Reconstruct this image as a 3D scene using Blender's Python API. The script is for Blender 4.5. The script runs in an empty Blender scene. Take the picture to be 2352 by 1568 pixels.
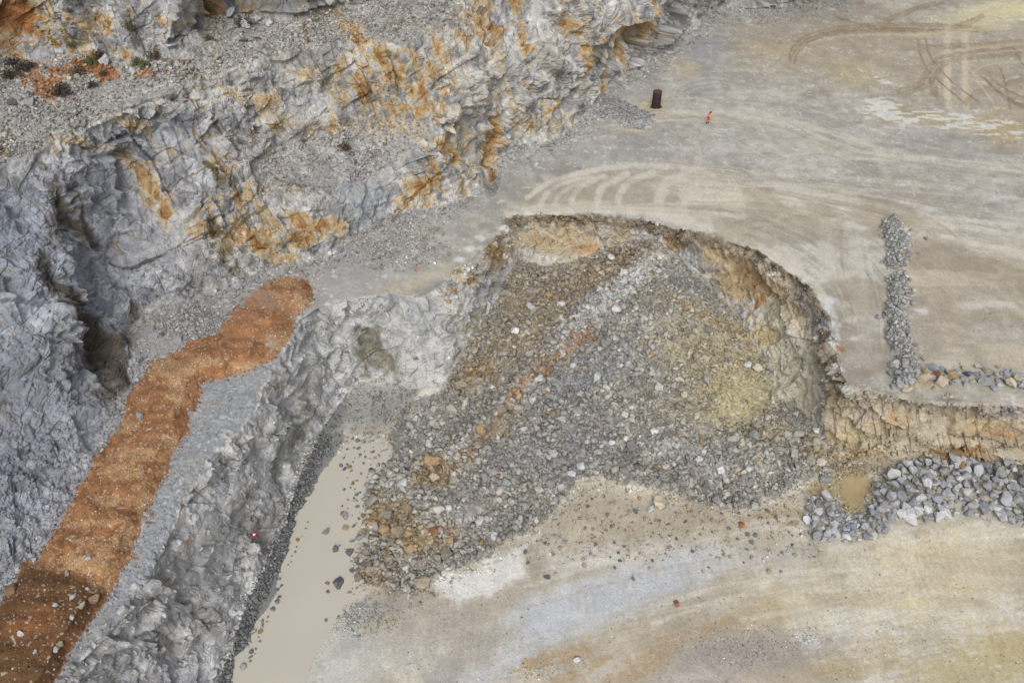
import bpy, bmesh, math, random
import numpy as np
from mathutils import Vector, Matrix
from mathutils.geometry import delaunay_2d_cdt

# ------------------------------------------------------------------ camera, light, exposure
SC = bpy.context.scene
COL = SC.collection
CAM_H = 52.0; PITCH = math.radians(42.3); F = 1828.0      # F in "plan" pixels of a 2352 x 1568 frame
camd = bpy.data.cameras.new("camera"); cam = bpy.data.objects.new("camera", camd); COL.objects.link(cam)
cam.location = (0, 0, CAM_H); cam.rotation_euler = (math.pi/2 - PITCH, 0, 0)
camd.sensor_width = 36.0; camd.lens = 36.0*F/2352.0; camd.clip_end = 3000; camd.clip_start = 0.5
SC.camera = cam

SUN_EL, SUN_AZ = math.radians(50), math.radians(-176)      # azimuth from +Y, negative = towards -X
w = bpy.data.worlds.new("World"); SC.world = w; w.use_nodes = True
nt = w.node_tree; nt.nodes.clear()
sky = nt.nodes.new("ShaderNodeTexSky"); sky.sky_type = 'NISHITA'; sky.sun_disc = False
sky.sun_elevation = SUN_EL; sky.sun_rotation = SUN_AZ; sky.air_density = 1.0; sky.dust_density = 5.0; sky.ozone_density = 1.0
hs = nt.nodes.new("ShaderNodeHueSaturation"); hs.inputs['Saturation'].default_value = 0.42
bg = nt.nodes.new("ShaderNodeBackground"); bg.inputs['Strength'].default_value = 0.13
ow = nt.nodes.new("ShaderNodeOutputWorld")
nt.links.new(sky.outputs[0], hs.inputs['Color']); nt.links.new(hs.outputs[0], bg.inputs[0]); nt.links.new(bg.outputs[0], ow.inputs[0])
sd = bpy.data.lights.new("sun", 'SUN'); sun = bpy.data.objects.new("sun", sd); COL.objects.link(sun)
sd.energy = 1.3; sd.angle = math.radians(35); sd.color = (1.0, 0.985, 0.96)
sdir = Vector((math.sin(SUN_AZ)*math.cos(SUN_EL), math.cos(SUN_AZ)*math.cos(SUN_EL), math.sin(SUN_EL)))
sun.rotation_euler = (-sdir).to_track_quat('-Z', 'Y').to_euler(); sun.location = (0, 0, 150)
SC.view_settings.view_transform = 'Standard'; SC.view_settings.look = 'None'
SC.view_settings.gamma = 1.0; SC.view_settings.exposure = 0.0
SC.cycles.max_bounces = 4; SC.cycles.diffuse_bounces = 3

# ------------------------------------------------------------------ maths helpers
rng = np.random.default_rng(7); random.seed(7)
CP, SP = math.cos(PITCH), math.sin(PITCH)
def unproj(u, v, z):
    t = (v-784.0)/F; Z = (CAM_H - z)/(SP + t*CP)
    return (u-1176.0)/F*Z, Z*(CP - t*SP), z
def srgb(c):
    c = np.asarray(c, dtype=np.float32)/255.0
    return np.where(c <= 0.04045, c/12.92, ((c+0.055)/1.055)**2.4).astype(np.float32)
def sstep(a, b, x):
    t = np.clip((x-a)/(b-a), 0, 1); return t*t*(3-2*t)
def h3(ix, iy, iz, s):
    n = (ix.astype(np.int64)*374761393 + iy.astype(np.int64)*668265263 + iz.astype(np.int64)*2147483647 + s*1274126177) & 0xffffffff
    n = ((n ^ (n >> 13))*1274126177) & 0xffffffff
    n = ((n ^ (n >> 16))*2246822519) & 0xffffffff
    n = n ^ (n >> 15)
    return (n & 0xffffff).astype(np.float32)/16777216.0
def vnoise(x, y, z, s=0):                       # value noise 0..1
    ix, iy, iz = np.floor(x).astype(np.int32), np.floor(y).astype(np.int32), np.floor(z).astype(np.int32)
    fx, fy, fz = (x-ix).astype(np.float32), (y-iy).astype(np.float32), (z-iz).astype(np.float32)
    fx = fx*fx*fx*(fx*(fx*6-15)+10); fy = fy*fy*fy*(fy*(fy*6-15)+10); fz = fz*fz*fz*(fz*(fz*6-15)+10)
    r = 0
    for a in (0, 1):
        wx = fx if a else 1-fx
        for b in (0, 1):
            wy = fy if b else 1-fy
            for c in (0, 1):
                wz = fz if c else 1-fz
                r = r + wx*wy*wz*h3(ix+a, iy+b, iz+c, s)
    return r
def fbm(x, y, z, s=0, octv=4, gain=0.5):
    r = 0; a = 1; t = 0
    for k in range(octv):
        r = r + a*vnoise(x*2**k+k*17.3, y*2**k-k*9.1, z*2**k+k*5.7, s+k); t += a; a *= gain
    return r/t
def facet(x, y, z, s=0, k=0.62, g=1.15):          # continuous tilted blocks with sharp grooves between
    bx, by, bz = np.floor(x-0.5).astype(np.int32), np.floor(y-0.5).astype(np.int32), np.floor(z-0.5).astype(np.int32)
    best = None; bid = None
    for a in (0, 1):
        for b in (0, 1):
            for c in (0, 1):
                ix, iy, iz = bx+a, by+b, bz+c
                dx = x-(ix+0.5+0.8*(h3(ix, iy, iz, s)-0.5)); dy = y-(iy+0.5+0.8*(h3(ix, iy, iz, s+1)-0.5)); dz = z-(iz+0.5+0.8*(h3(ix, iy, iz, s+2)-0.5))
                hh = h3(ix, iy, iz, s+3)
                gx = h3(ix, iy, iz, s+4)-0.5; gy = h3(ix, iy, iz, s+5)-0.5; gz = h3(ix, iy, iz, s+6)-0.5
                val = 0.5*hh + g*2*(gx*dx+gy*dy+gz*dz) - k*(dx*dx+dy*dy+dz*dz)
                if best is None: best = val; bid = h3(ix, iy, iz, s+7)
                else:
                    m = val > best; best = np.where(m, val, best); bid = np.where(m, h3(ix, iy, iz, s+7), bid)
    return best.astype(np.float32), bid
def inpoly(pts, U, V):
    r = np.zeros(U.shape, bool); n = len(pts)
    for i in range(n):
        x1, y1 = pts[i]; x2, y2 = pts[(i+1) % n]
        if y1 == y2: continue
        c = ((V >= min(y1, y2)) & (V < max(y1, y2)))
        r ^= c & (U < (V-y1)*(x2-x1)/(y2-y1)+x1)
    return r
def segdist(pts, U, V, closed=False):
    d = np.full(U.shape, 1e9, np.float32); n = len(pts)
    for i in range(n if closed else n-1):
        x1, y1 = pts[i]; x2, y2 = pts[(i+1) % n]
        L = (x2-x1)**2+(y2-y1)**2+1e-6
        t = np.clip(((U-x1)*(x2-x1)+(V-y1)*(y2-y1))/L, 0, 1)
        d = np.minimum(d, np.hypot(U-(x1+t*(x2-x1)), V-(y1+t*(y2-y1))))
    return d
def crom(pts, n=6):
    P = [pts[0]]+list(pts)+[pts[-1]]; out = []
    for i in range(1, len(P)-2):
        p0, p1, p2, p3 = [np.array(q, float) for q in P[i-1:i+3]]
        for k in range(n):
            t = k/n
            out.append(tuple(0.5*((2*p1)+(-p0+p2)*t+(2*p0-5*p1+4*p2-p3)*t*t+(-p0+3*p1-3*p2+p3)*t**3)))
    out.append(tuple(pts[-1])); return out

# ------------------------------------------------------------------ survey lines of the quarry (plan pixels, height)
RIM = [(-500,2700),(-100,1950),(60,1700),(147,1568),(171,1530),(232,1468),(290,1403),(308,1376),(352,1328),(362,1300),(386,1253),(407,1198),(420,1147),(478,1085),(492,1051),(547,995),(595,937),(612,879),(622,855),(649,825),(667,777),(687,736),(730,708),(800,690),(860,678),(901,674),(966,684),(1014,660),(1042,620),(1093,602),(1117,568),(1148,531),(1161,517),(1151,506),(1185,495),(1281,492),(1366,495),(1455,502),(1510,509),(1544,526),(1582,527),(1644,544),(1692,561),(1739,572),(1770,596),(1808,623),(1845,643),(1866,664),(1890,708),(1907,729),(1910,763),(1927,801),(1927,825),(1938,862),(1948,890),(1989,896),(2061,913),(2129,924),(2352,931),(2800,931),(3900,931)]
TOEL = [(0,2700,-10.6),(250,2200,-10.6),(430,1750,-10.6),(506,1568,-10.3),(513,1540,-10.3),(526,1512,-10.3),(547,1461,-10.2),(564,1393,-10.2),(588,1342,-10.2),(615,1294,-10.2),(642,1239,-10.1),(666,1171,-10.1),(683,1119,-10),(700,1068,-10),(711,1050,-9.9),(735,995,-9.7),(769,941,-9.3),(800,900,-8.9),(826,876,-8.6),(870,868,-8.6),(905,880,-8.7),(939,893,-8.8),(1011,896,-8.3),(1028,869,-7.8),(1048,825,-7.1),(1093,756,-6.6),(1110,736,-6.4),(1144,681,-5.9),(1168,630,-5.2),(1185,592,-5.5),(1253,613,-6.0),(1308,602,-5.6),(1390,572,-4.3),(1458,551,-3.2),(1520,560,-3.0),(1596,622,-4.6),(1644,652,-5.7),(1668,690,-6.5),(1694,726,-7.2),(1714,764,-7.7),(1744,806,-8.1),(1772,860,-8.5),(1786,915,-8.8),(1842,941,-8.5),(1875,990,-8.9),(1890,1040,-9.1),(1930,1062,-9.2),(2000,1052,-9.0),(2100,1056,-9.0),(2352,1062,-9.0),(2800,1062,-9.0),(3900,1062,-9.0)]
TOEU = [(-850,2700,0),(-400,1963,0),(-150,1540,0),(0,1362,0.3),(102,1246,0.2),(154,1178,0.2),(191,1096,0.2),(232,1013,0.2),(263,927,0.2),(297,903,0.1),(318,845,0.2),(300,800,0.3),(287,762,0.5),(300,735,0.6),(328,722,0.7),(355,690,0.8),(393,708,0.8),(444,681,0.6),(530,654,0.3),(581,633,0.2),(643,602,0.4),(720,598,0.5),(769,590,0.5),(800,551,0.9),(850,520,1.2),(895,496,1.2),(1014,475,0.4),(1066,455,0.3),(1110,414,0.2),(1130,403,0.2),(1151,362,0.2),(1178,345,0.2),(1281,321,0.1),(1312,294,0.1),(1363,246,0.2),(1377,219,0.1),(1414,191,0.1),(1445,171,0.1),(1489,144,0.1),(1530,109,0.1),(1560,85,0.1),(1599,68,0.1),(1613,44,0.2),(1644,21,0.2),(1678,21,0.1),(1753,24,0.1),(1787,17,0.1),(1873,7,0.1),(1907,-3,0),(2100,-60,0),(2400,-120,0),(3900,-250,0)]
LIP = [(-1500,1900,16),(-400,750,16),(-150,500,16),(0,375,16),(130,320,15.8),(260,262,15.7),(380,220,15.8),(480,178,16),(570,150,16),(640,122,16),(775,102,16.2),(877,99,16.2),(928,102,16),(966,85,16.2),(1014,41,16.8),(1040,0,17.2),(1100,-40,17),(1281,-45,17),(1400,-60,16),(1520,-80,15),(1600,-100,14),(1680,-110,12),(1900,-110,12),(2100,-150,12),(2400,-200,12),(3900,-310,12)]
TOE2 = [(-1500,900,18),(-400,380,18),(-100,180,18),(0,142,18),(79,152,17.6),(137,120,18.2),(205,116,18.4),(253,137,18),(297,150,17.6),(321,130,18),(376,123,18),(437,130,17.6),(462,95,17.6),(475,45,18.2),(500,36,18.2),(581,26,18.2),(649,34,18),(804,17,18),(826,10,18),(911,0,18),(1000,-40,18),(1100,-110,18.3),(1400,-150,17),(1900,-190,13),(3900,-400,13)]
LIP2 = [(-1500,300,28),(-400,60,28),(-100,-60,27),(0,-90,27),(250,-120,27),(437,-110,27),(600,-140,27),(900,-170,27),(1100,-220,24),(1900,-280,15),(3900,-460,15)]
MID = [(581,376,7.4),(649,335,8.0),(710,310,8.3),(775,283,8.7),(895,273,8.6),(953,277,8.2),(994,290,7.6)]
MIDL = [(610,470,5.0),(690,478,5.2),(740,470,4.6),(800,470,3.4),(850,450,3.0),(890,430,3.2),(940,370,5.2),(985,320,7.0)]
PTS = [  # loose heights: faces and rubble
 (300,600,3.0),(300,500,5.9),(300,400,9.0),(300,310,12.6),(200,620,5.4),(230,720,2.6),(150,700,7.2),(150,500,10.6),(150,900,3.0),(50,1100,1.6),(0,1100,2.4),(0,900,6.1),(0,700,9.8),(0,500,13.3),(-150,1000,6),(-150,1300,2.0),(-150,700,12),(400,600,2.6),(420,500,5.4),(430,400,8.6),(440,300,12.0),(520,560,2.6),(560,440,6),(540,300,11.2),(620,230,12.8),(750,200,12.2),(870,190,12.2),(980,180,12.0),(1010,260,9.5),(1060,330,4.8),(1000,400,3.2),(1080,250,8.6),(1150,240,7.0),(1200,120,12),(1090,100,15),(1330,130,8.0),(1300,40,13),(1420,60,10),(1500,30,8),(1560,10,6),(1230,230,5.2),(1330,230,2.8),(660,540,3.0),(750,530,2.8),
 # wall shoulders below the rim
 (330,1480,-4.5),(440,1350,-4.8),(480,1250,-4.2),(520,1180,-4.6),(570,1090,-4.4),(620,1020,-4.4),(670,920,-4.6),(720,830,-4.6),(770,770,-4.4),(850,770,-4.6),(930,780,-4.8),(1000,770,-4.2),(400,1480,-7),(540,1250,-7),(590,1140,-7),
 # rubble slope
 (1480,585,-3.1),(1400,650,-4.4),(1300,700,-5.6),(1200,750,-6.4),(1400,750,-5.6),(1300,850,-7.0),(1150,900,-7.8),(1480,680,-4.4),(1560,680,-5.0),(1600,760,-6.8),(1500,820,-6.3),(1650,830,-8.0),(1700,900,-8.7),(1690,960,-8.6),(1500,950,-7.6),(1300,980,-8.1),(1100,1000,-8.5),(1000,1000,-8.6),(950,1060,-9.0),(1000,1150,-8.8),(1100,1120,-8.6),(1250,1080,-9.0),(920,1200,-9.6),(1000,1240,-9.3),(1100,1200,-9.2),(1500,1060,-8.9),(1650,1080,-9.2),(1780,1040,-9.0),(1750,1120,-9.6),(840,940,-9.4),(800,990,-10.0),
 # lower floor
 (857,1055,-10.3),(837,1113,-10.4),(833,1188,-10.5),(815,1290,-10.5),(850,1345,-10.3),(895,1359,-10.2),(987,1348,-10),(1127,1283,-9.9),(1253,1184,-9.8),(1322,1102,-9.6),(1424,1150,-9.7),(1582,1160,-9.7),(1753,1160,-9.7),(1873,1110,-9.6),(1960,1130,-9.9),(1300,1250,-9.9),(1600,1300,-9.8),(2000,1300,-9.7),(2352,1250,-9.6),(2352,1600,-9.5),(1800,1600,-9.8),(1200,1600,-10.1),(900,1568,-10.28),(790,1430,-10.3),(720,1568,-10.35),(3900,1300,-9.5),(3900,2700,-9.5),(1500,2700,-9.8),(700,2700,-10.5),(2500,2000,-9.5),
 # outer corners
 (-1500,-500,30),(3900,-500,15),(-1500,2700,9.0)]
POND = [(795,1006),(843,992),(880,1005),(884,1040),(858,1062),(840,1113),(833,1188),(818,1240),(803,1290),(806,1342),(840,1368),(800,1395),(779,1420),(749,1471),(718,1519),(700,1568),(660,1700),(500,2300),(300,2700),(40,2700),(280,2200),(460,1750),(533,1568),(533,1512),(581,1478),(588,1427),(643,1376),(636,1324),(660,1266),(680,1188),(711,1130),(735,1085),(770,1044)]
MOUND = [(649,635),(701,643),(721,664),(714,691),(684,719),(670,739),(673,763),(649,797),(619,825),(574,849),(506,869),(458,879),(458,920),(431,951),(434,989),(407,1026),(390,1051),(386,1085),(355,1130),(328,1181),(311,1239),(297,1284),(267,1328),(253,1362),(222,1400),(205,1424),(191,1451),(154,1492),(147,1523),(120,1568),(20,1720),(-140,1930),(-330,1930),(-200,1650),(-100,1510),(0,1403),(14,1369),(41,1318),(55,1294),(82,1284),(113,1239),(137,1205),(164,1160),(181,1119),(205,1092),(219,1055),(239,1030),(280,972),(297,910),(328,866),(355,828),(420,808),(434,784),(506,763),(513,739),(554,702),(581,674),(612,650)]
CREST = [(672,664),(625,700),(588,760),(500,812),(405,858),(378,915),(355,975),(318,1040),(280,1110),(240,1180),(205,1250),(160,1330),(105,1400),(60,1470),(0,1560),(-120,1750)]
HEAP = [(1852,1150),(1870,1140),(1905,1140),(1930,1165),(1960,1190),(1985,1165),(1990,1120),(2030,1100),(2047,1055),(2197,1050),(2352,1062),(2700,1062),(2700,1215),(2352,1210),(2300,1201),(2249,1191),(2180,1184),(2136,1201),(2044,1198),(2033,1225),(1999,1239),(1958,1246),(1866,1239),(1845,1225)]
WINDROW = [(2050,520),(2062,560),(2058,620),(2062,680),(2056,730),(2068,790),(2085,835),(2082,868)]

# ------------------------------------------------------------------ sample grid over the ground
du = np.concatenate([np.linspace(-1500, -260, 60)[:-1], np.arange(-260, 2620, 2.0), np.linspace(2620, 3900, 60)])
dv = np.concatenate([np.linspace(-500, -120, 60)[:-1], np.arange(-120, 1720, 2.0), np.linspace(1720, 2700, 60)])
NU, NV = len(du), len(dv)
U, V = np.meshgrid(du, dv); U = U.astype(np.float32); V = V.astype(np.float32)

vin, ein, zin = [], [], []
def add_line(L):
    b = len(vin)
    for p in L: vin.append(Vector((p[0], p[1]))); zin.append(p[2] if len(p) > 2 else 0.0)
    for i in range(len(L)-1): ein.append((b+i, b+i+1))
for L in (RIM, TOEL, TOEU, LIP, TOE2, LIP2, MID, MIDL): add_line(L)
for p in PTS: vin.append(Vector((p[0], p[1]))); zin.append(p[2])
zin = np.array(zin)
vo, eo, fo, ov, oe, of = delaunay_2d_cdt(vin, ein, [], 0, 1e-4)
zo = np.array([np.mean([zin[k] for k in o]) if o else 0.0 for o in ov])
if any(not o for o in ov): print("WARN crossing survey lines:", [tuple(vo[i]) for i, o in enumerate(ov) if not o])
Z0 = np.full(U.shape, np.nan, np.float32)
for f in fo:
    (x1, y1), (x2, y2), (x3, y3) = [tuple(vo[k]) for k in f]; za, zb, zc = [zo[k] for k in f]
    i0 = np.searchsorted(du, min(x1, x2, x3)-.01); i1 = np.searchsorted(du, max(x1, x2, x3)+.01)
    j0 = np.searchsorted(dv, min(y1, y2, y3)-.01); j1 = np.searchsorted(dv, max(y1, y2, y3)+.01)
    if i1 <= i0 or j1 <= j0: continue
    uu, vv = U[j0:j1, i0:i1], V[j0:j1, i0:i1]
    D = (y2-y3)*(x1-x3)+(x3-x2)*(y1-y3)
    if abs(D) < 1e-6: continue
    a = ((y2-y3)*(uu-x3)+(x3-x2)*(vv-y3))/D; b = ((y3-y1)*(uu-x3)+(x1-x3)*(vv-y3))/D; c = 1-a-b
    m = (a >= -1e-4) & (b >= -1e-4) & (c >= -1e-4)
    Z0[j0:j1, i0:i1][m] = (a*za+b*zb+c*zc)[m]
for k in range(40):                              # whatever the triangles left open (outer edge only)
    m = np.isnan(Z0)
    if not m.any(): break
    for ax, s in ((1, 1), (1, -1), (0, 1), (0, -1)):
        r = np.roll(Z0, s, ax); m = np.isnan(Z0); Z0[m] = r[m]
Z0 = np.nan_to_num(Z0)
def blur(A, r, n=2):
    for _ in range(n):
        for ax in (0, 1):
            P = np.pad(A, [(r+1, r) if k == ax else (0, 0) for k in (0, 1)], mode='edge')
            cs = np.cumsum(P, axis=ax, dtype=np.float64)
            A = ((cs[2*r+1:] - cs[:-2*r-1]) if ax == 0 else (cs[:, 2*r+1:] - cs[:, :-2*r-1]))/(2*r+1)
            A = A.astype(np.float32)
    return A
# soften slopes, keep the pit rim crisp
P2 = lambda L: [(p[0], p[1]) for p in L]
WU = U + 9*(vnoise(U/26, V/26, U*0, 91)-.5) + 7*(vnoise(U/9, V/9, U*0, 92)-.5)
WV = V + 9*(vnoise(U/26, V/26, U*0, 93)-.5) + 7*(vnoise(U/9, V/9, U*0, 94)-.5)
below_rim = inpoly(P2(RIM)+[(3900, 2700)], U, V)
below_toe = inpoly(P2(TOEL)+[(3900, 2700)], U, V)
below_toeu = inpoly(P2(TOEU)+[(3900, 2700)], U, V)
below_lip = inpoly(P2(LIP)+[(3900, 2700), (-1500, 2700)], U, V)
below_toe2 = inpoly(P2(TOE2)+[(3900, 2700), (-1500, 2700)], U, V)
below_lip2 = inpoly(P2(LIP2)+[(3900, 2700), (-1500, 2700)], U, V)
mound = inpoly(MOUND, U+16*(fbm(U/16, V/16, U*0, 95, 4)-.5), V+16*(fbm(U/16, V/16, U*0, 96, 4)-.5))
pond = inpoly(POND, WU, WV)
pit = below_rim
midp = P2(MID)+[(990,305),(940,345),(880,395),(800,425),(720,440),(650,430),(600,400)]; midb = inpoly(midp, WU, WV)
# region ids
FLOOR, WALL, RUB, LOW, CLIFF, BENCH, MOUNDR = range(7)
REG = np.full(U.shape, FLOOR, np.int8)
REG[~below_toeu] = CLIFF
REG[(~below_lip) & below_toe2] = BENCH
REG[~below_lip2] = BENCH
REG[midb] = BENCH
REG[below_rim & ~below_toe] = WALL
REG[below_toe] = LOW
PILE = [(1011,900),(1048,825),(1110,736),(1144,681),(1168,630),(1185,592),(1253,613),(1308,602),(1390,572),(1458,551),(1520,560),(1596,622),(1644,652),(1668,690),(1694,726),(1714,764),(1744,806),(1772,860),(1786,915),(1842,941),(1875,990),(1890,1040),(1905,1062),(1890,1095),(1839,1115),(1753,1158),(1695,1172),(1582,1140),(1510,1125),(1424,1110),(1363,1092),(1322,1102),(1294,1147),(1253,1184),(1212,1225),(1151,1239),(1127,1283),(1014,1318),(987,1348),(930,1362),(860,1350),(822,1330),(818,1270),(835,1188),(842,1113),(858,1060),(884,1010),(905,975),(930,930)]
pile = inpoly(PILE, WU, WV)
REG[pile & below_toe] = RUB
REG[mound] = MOUNDR
print("grid", NU, NV)

zb = blur(Z0, 5, 2); zs = blur(Z0, 2, 1)
drim = segdist([p for p in RIM if -100 < p[0] < 2700], U, V)
k = np.clip(drim/14, 0, 1)
Z = np.where((REG == CLIFF) | (REG == BENCH) | (REG == RUB), zb, zs*(1-k)+zb*k)
Z = np.where(~below_rim & below_toeu & (REG != CLIFF), np.where(drim < 12, np.maximum(Z, -0.12), Z), Z).astype(np.float32)
# soil bank on the ledge: dumped humps
dm = segdist(MOUND, U, V, True)*mound
dc = segdist(CREST, U, V)
wid = 48 + 20*(V/900)
prof = np.clip(dm/(dm+dc*0.9+6), 0, 1)
cum = 0.0
hump = np.zeros_like(U)
hx = [(672,668,60,38,1.6),(600,735,62,48,1.7),(535,800,60,40,1.5),(395,850,70,36,1.5),(375,935,66,44,1.6),(345,1010,64,44,1.5),(290,1095,70,50,1.6),(245,1180,72,50,1.5),(215,1265,74,50,1.4),(110,1400,110,90,2.0),(60,1540,110,80,1.8),(470,835,50,30,1.2)]
for (a, b, ra, rb, hh) in hx:
    hump = np.maximum(hump, hh*np.sqrt(np.clip(1-((U-a)/ra/1.15)**2-((V-b)/rb/1.15)**2, 0, 1)))
hump = blur(hump, 5, 2)
Z += mound*np.clip(dm/34, 0, 1)**0.9*(0.45+hump*0.38+.25*(vnoise(U/30, V/22, U*0, 97)-.5))
# windrow of broken rock across the upper floor, low heaps
dw = segdist(crom(WINDROW), U+18*(vnoise(U/30, V/24, U*0, 35)-.5), V)
WR = np.clip(1-(dw/(24+10*vnoise(U/14, V/14, U*0, 33)))**2, 0, 1)
WR = WR*sstep(.22, .5, .35+.65*vnoise(U/40, V/26, U*0, 37)-.10*sstep(680, 600, V))
Z += 0.7*WR*(V < 905)
dh = segdist(HEAP, U, V, True)*inpoly(HEAP, U, V)
HP = np.clip(dh/60, 0, 1); Z += HP*1.0*(U > 1990) + HP*.4*(U <= 1990)
sm = np.clip(1-((U-1420)/56)**2-((V-258)/34)**2+0.25*(V-258)/34*(U-1420)/56, 0, 1)   # small heap by the casing
SMALL = inpoly([(1350,250),(1368,228),(1400,222),(1440,236),(1475,252),(1502,262),(1500,282),(1472,294),(1440,294),(1405,276),(1370,262)], WU, WV)
dsm = segdist([(1350,250),(1368,228),(1400,222),(1440,236),(1475,252),(1502,262),(1500,282),(1472,294),(1440,294),(1405,276),(1370,262)], U, V, True)*SMALL
Z += np.clip(dsm/24, 0, 1)*.75
# pond bed
dp = segdist(POND, U, V, True)
WATER_Z = -10.42
Z = np.where(pond & below_toe, np.minimum(Z, WATER_Z-0.5*np.clip(dp/60, 0, 1)), np.where(below_toe, WATER_Z+(np.maximum(Z, WATER_Z+.06)-WATER_Z)*np.clip(dp/34, 0, 1)+.004, Z)).astype(np.float32)

# ------------------------------------------------------------------ to world, then relief along the normal
T = (V-784)/F; DZ = (CAM_H-Z)/(SP+T*CP)
X = (U-1176)/F*DZ; Y = DZ*(CP-T*SP)
def normals(X, Y, Z):
    ax, ay, az = np.gradient(X, axis=1), np.gradient(Y, axis=1), np.gradient(Z, axis=1)
    bx, by, bz = np.gradient(X, axis=0), np.gradient(Y, axis=0), np.gradient(Z, axis=0)
    nx, ny, nz = by*az-bz*ay, bz*ax-bx*az, bx*ay-by*ax
    l = np.sqrt(nx*nx+ny*ny+nz*nz)+1e-9
    s = np.sign(nz+1e-9)
    return nx/l*s, ny/l*s, nz/l*s
NX, NY, NZ = normals(X, Y, blur(Z, 6, 1))
# relief amount of each region, blended over the seams
amp_c = blur(((REG == CLIFF)).astype(np.float32), 7, 2)
amp_w = blur(((REG == WALL)).astype(np.float32), 4, 2)
amp_b = blur(((REG == BENCH)).astype(np.float32), 5, 1)
amp_r = blur(((REG == RUB)).astype(np.float32), 4, 1)
brk = fbm(U/16, V/14, U*0, 88, 3)
shoulder = np.exp(-(drim/30)**2)*(U < 700)*(~below_rim)*(REG == FLOOR)*sstep(.42, .6, brk+.10*np.exp(-(drim/10)**2))
rock = np.clip(amp_c+amp_w*0.8+amp_b*0.25+.35*shoulder, 0, 1)
act = (rock > 0.02)
xx, yy, zz = X[act], Y[act], Z[act]
ww = .5*(fbm(xx/3, yy/3, zz/3, 11, 3)-.5)
xr = xx*0.80+yy*0.42+zz*0.30+ww; yr = -xx*0.50+yy*0.78+zz*0.25-ww; zr = -0.25*xx-0.35*yy+zz*0.9
D = np.zeros(xx.shape, np.float32)
f1, id1 = facet(xr/7.5, yr/7.5, zr/9.5, 21); f2, id2 = facet(xr/2.6, yr/2.6, zr/3.4, 31); f3, id3 = facet(xr/1.0, yr/1.0, zr/1.25, 41); f4, id4 = facet(xx/0.42, yy/0.42, zz/0.5, 51)
big = fbm(xx/9, yy/9, zz/14, 61, 3)-.5
cl = amp_c[act]/(rock[act]+1e-6)
farl = .52+.48*sstep(250, 480, U[act]+.2*(V[act]-600))
q0 = fbm(xx/7, yy/7, zz/7, 66, 2)
def saw(q): q = q-np.floor(q); return np.where(q < .86, q/.86, (1-q)/.14)-.5
st = .62*saw((.50*xx+.22*yy+.84*zz)/2.3+1.3*q0) + .42*saw((-.72*xx+.55*yy+.42*zz)/1.7+1.6*q0) + .30*saw((.86*xx-.30*yy+.4*zz)/.9+1.5*q0)
st += .75*saw((.62*xx-.48*yy+.62*zz)/5.2+.9*q0)*cl + .5*saw((.35*xx+.8*yy-.45*zz)/4.1+.9*q0)*cl
st *= sstep(.36, .56, vnoise(xx/3.5, yy/3.5, zz/3.5, 68))*.75+.25
D += (1.7*f1+.9*big)*cl*farl + (.9*f1+.5*big)*(1-cl) + st*1.0
rough = 0.6+1.0*sstep(.35, .65, vnoise(xx/5, yy/5, zz/5, 71))
f5, id5 = facet(xx/0.24, yy/0.24, zz/0.27, 57)
D += farl*(1.0*f2*(0.6+.4*rough) + 0.60*f3*rough*.85) + 0.20*f4*rough + .07*f5*rough
nq_ = vnoise(xx/6, yy/6, zz/6, 83)
c1_ = np.abs(fbm(xr/3.2, yr/3.2+.4*zr, zr/7, 73, 3)-.5); c2_ = np.abs(fbm((xr+zr)/2.4, (yr-zr)/2.4, (zr-xr)/5, 76, 3)-.5); c3_ = np.abs(fbm(xx/1.1, yy/1.1, zz/2.2, 79, 3)-.5)
D -= .15*sstep(.014, .0, c1_) + .14*sstep(.012, .0, c2_)*sstep(.4, .6, nq_) + .05*sstep(.016, .0, c3_)
D = (D-np.median(D))*rock[act]**1.3
disp = np.zeros_like(X); disp[act] = D
cellA = np.zeros_like(X); cellA[act] = id2
cellB = np.zeros_like(X); cellB[act] = id3
cellC = np.zeros_like(X)+.5; cellC[act] = id4
cellL = np.zeros_like(X); cellL[act] = id1
n1 = fbm(X/4, Y/4, Z*0, 101, 3)-.5; n2 = fbm(X/.8, Y/.8, Z*0, 111, 3)-.5; n3 = vnoise(X/.22, Y/.22, Z/.22, 121)-.5
flat = 1-rock
gravel = np.clip(amp_b + amp_r*1.0 + WR*1.0, 0, 1)
toe_gravel = np.clip(1-segdist([p[:2] for p in TOEU if -160 < p[0] < 2100], U, V)/60, 0, 1)
gravel = np.maximum(gravel, toe_gravel*0.7)
ledge = sstep(0, 1, np.clip((700-U)/200, 0, 1))*(~below_rim)*below_toeu
gravel = np.maximum(gravel, ledge*.45)
gravel = np.maximum(gravel, np.clip(1-segdist([p[:2] for p in TOEL if p[0] < 900], U, V)/30, 0, 1)*0.9)
disp += flat*(0.22*n1*(0.4+gravel)+0.10*n2*(0.2+gravel*1.6)+n3*(0.012+0.12*gravel))
hum = fbm((X*.7+Y*.7)/9, (X*.7-Y*.7)/3.2, X*0, 131, 3)-.5
disp += amp_r*(1.9*hum)*(1-np.exp(-(segdist([p[:2] for p in TOEL if p[0] > 1000], U, V)/40)**2))
disp += amp_r*(1.1*np.exp(-(segdist([(1500,585),(1440,650),(1370,705),(1290,790),(1200,880),(1100,990)], U, V)/22)**2)-.7*np.exp(-(segdist([(1330,640),(1240,760),(1130,890)], U, V)/24)**2))
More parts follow.
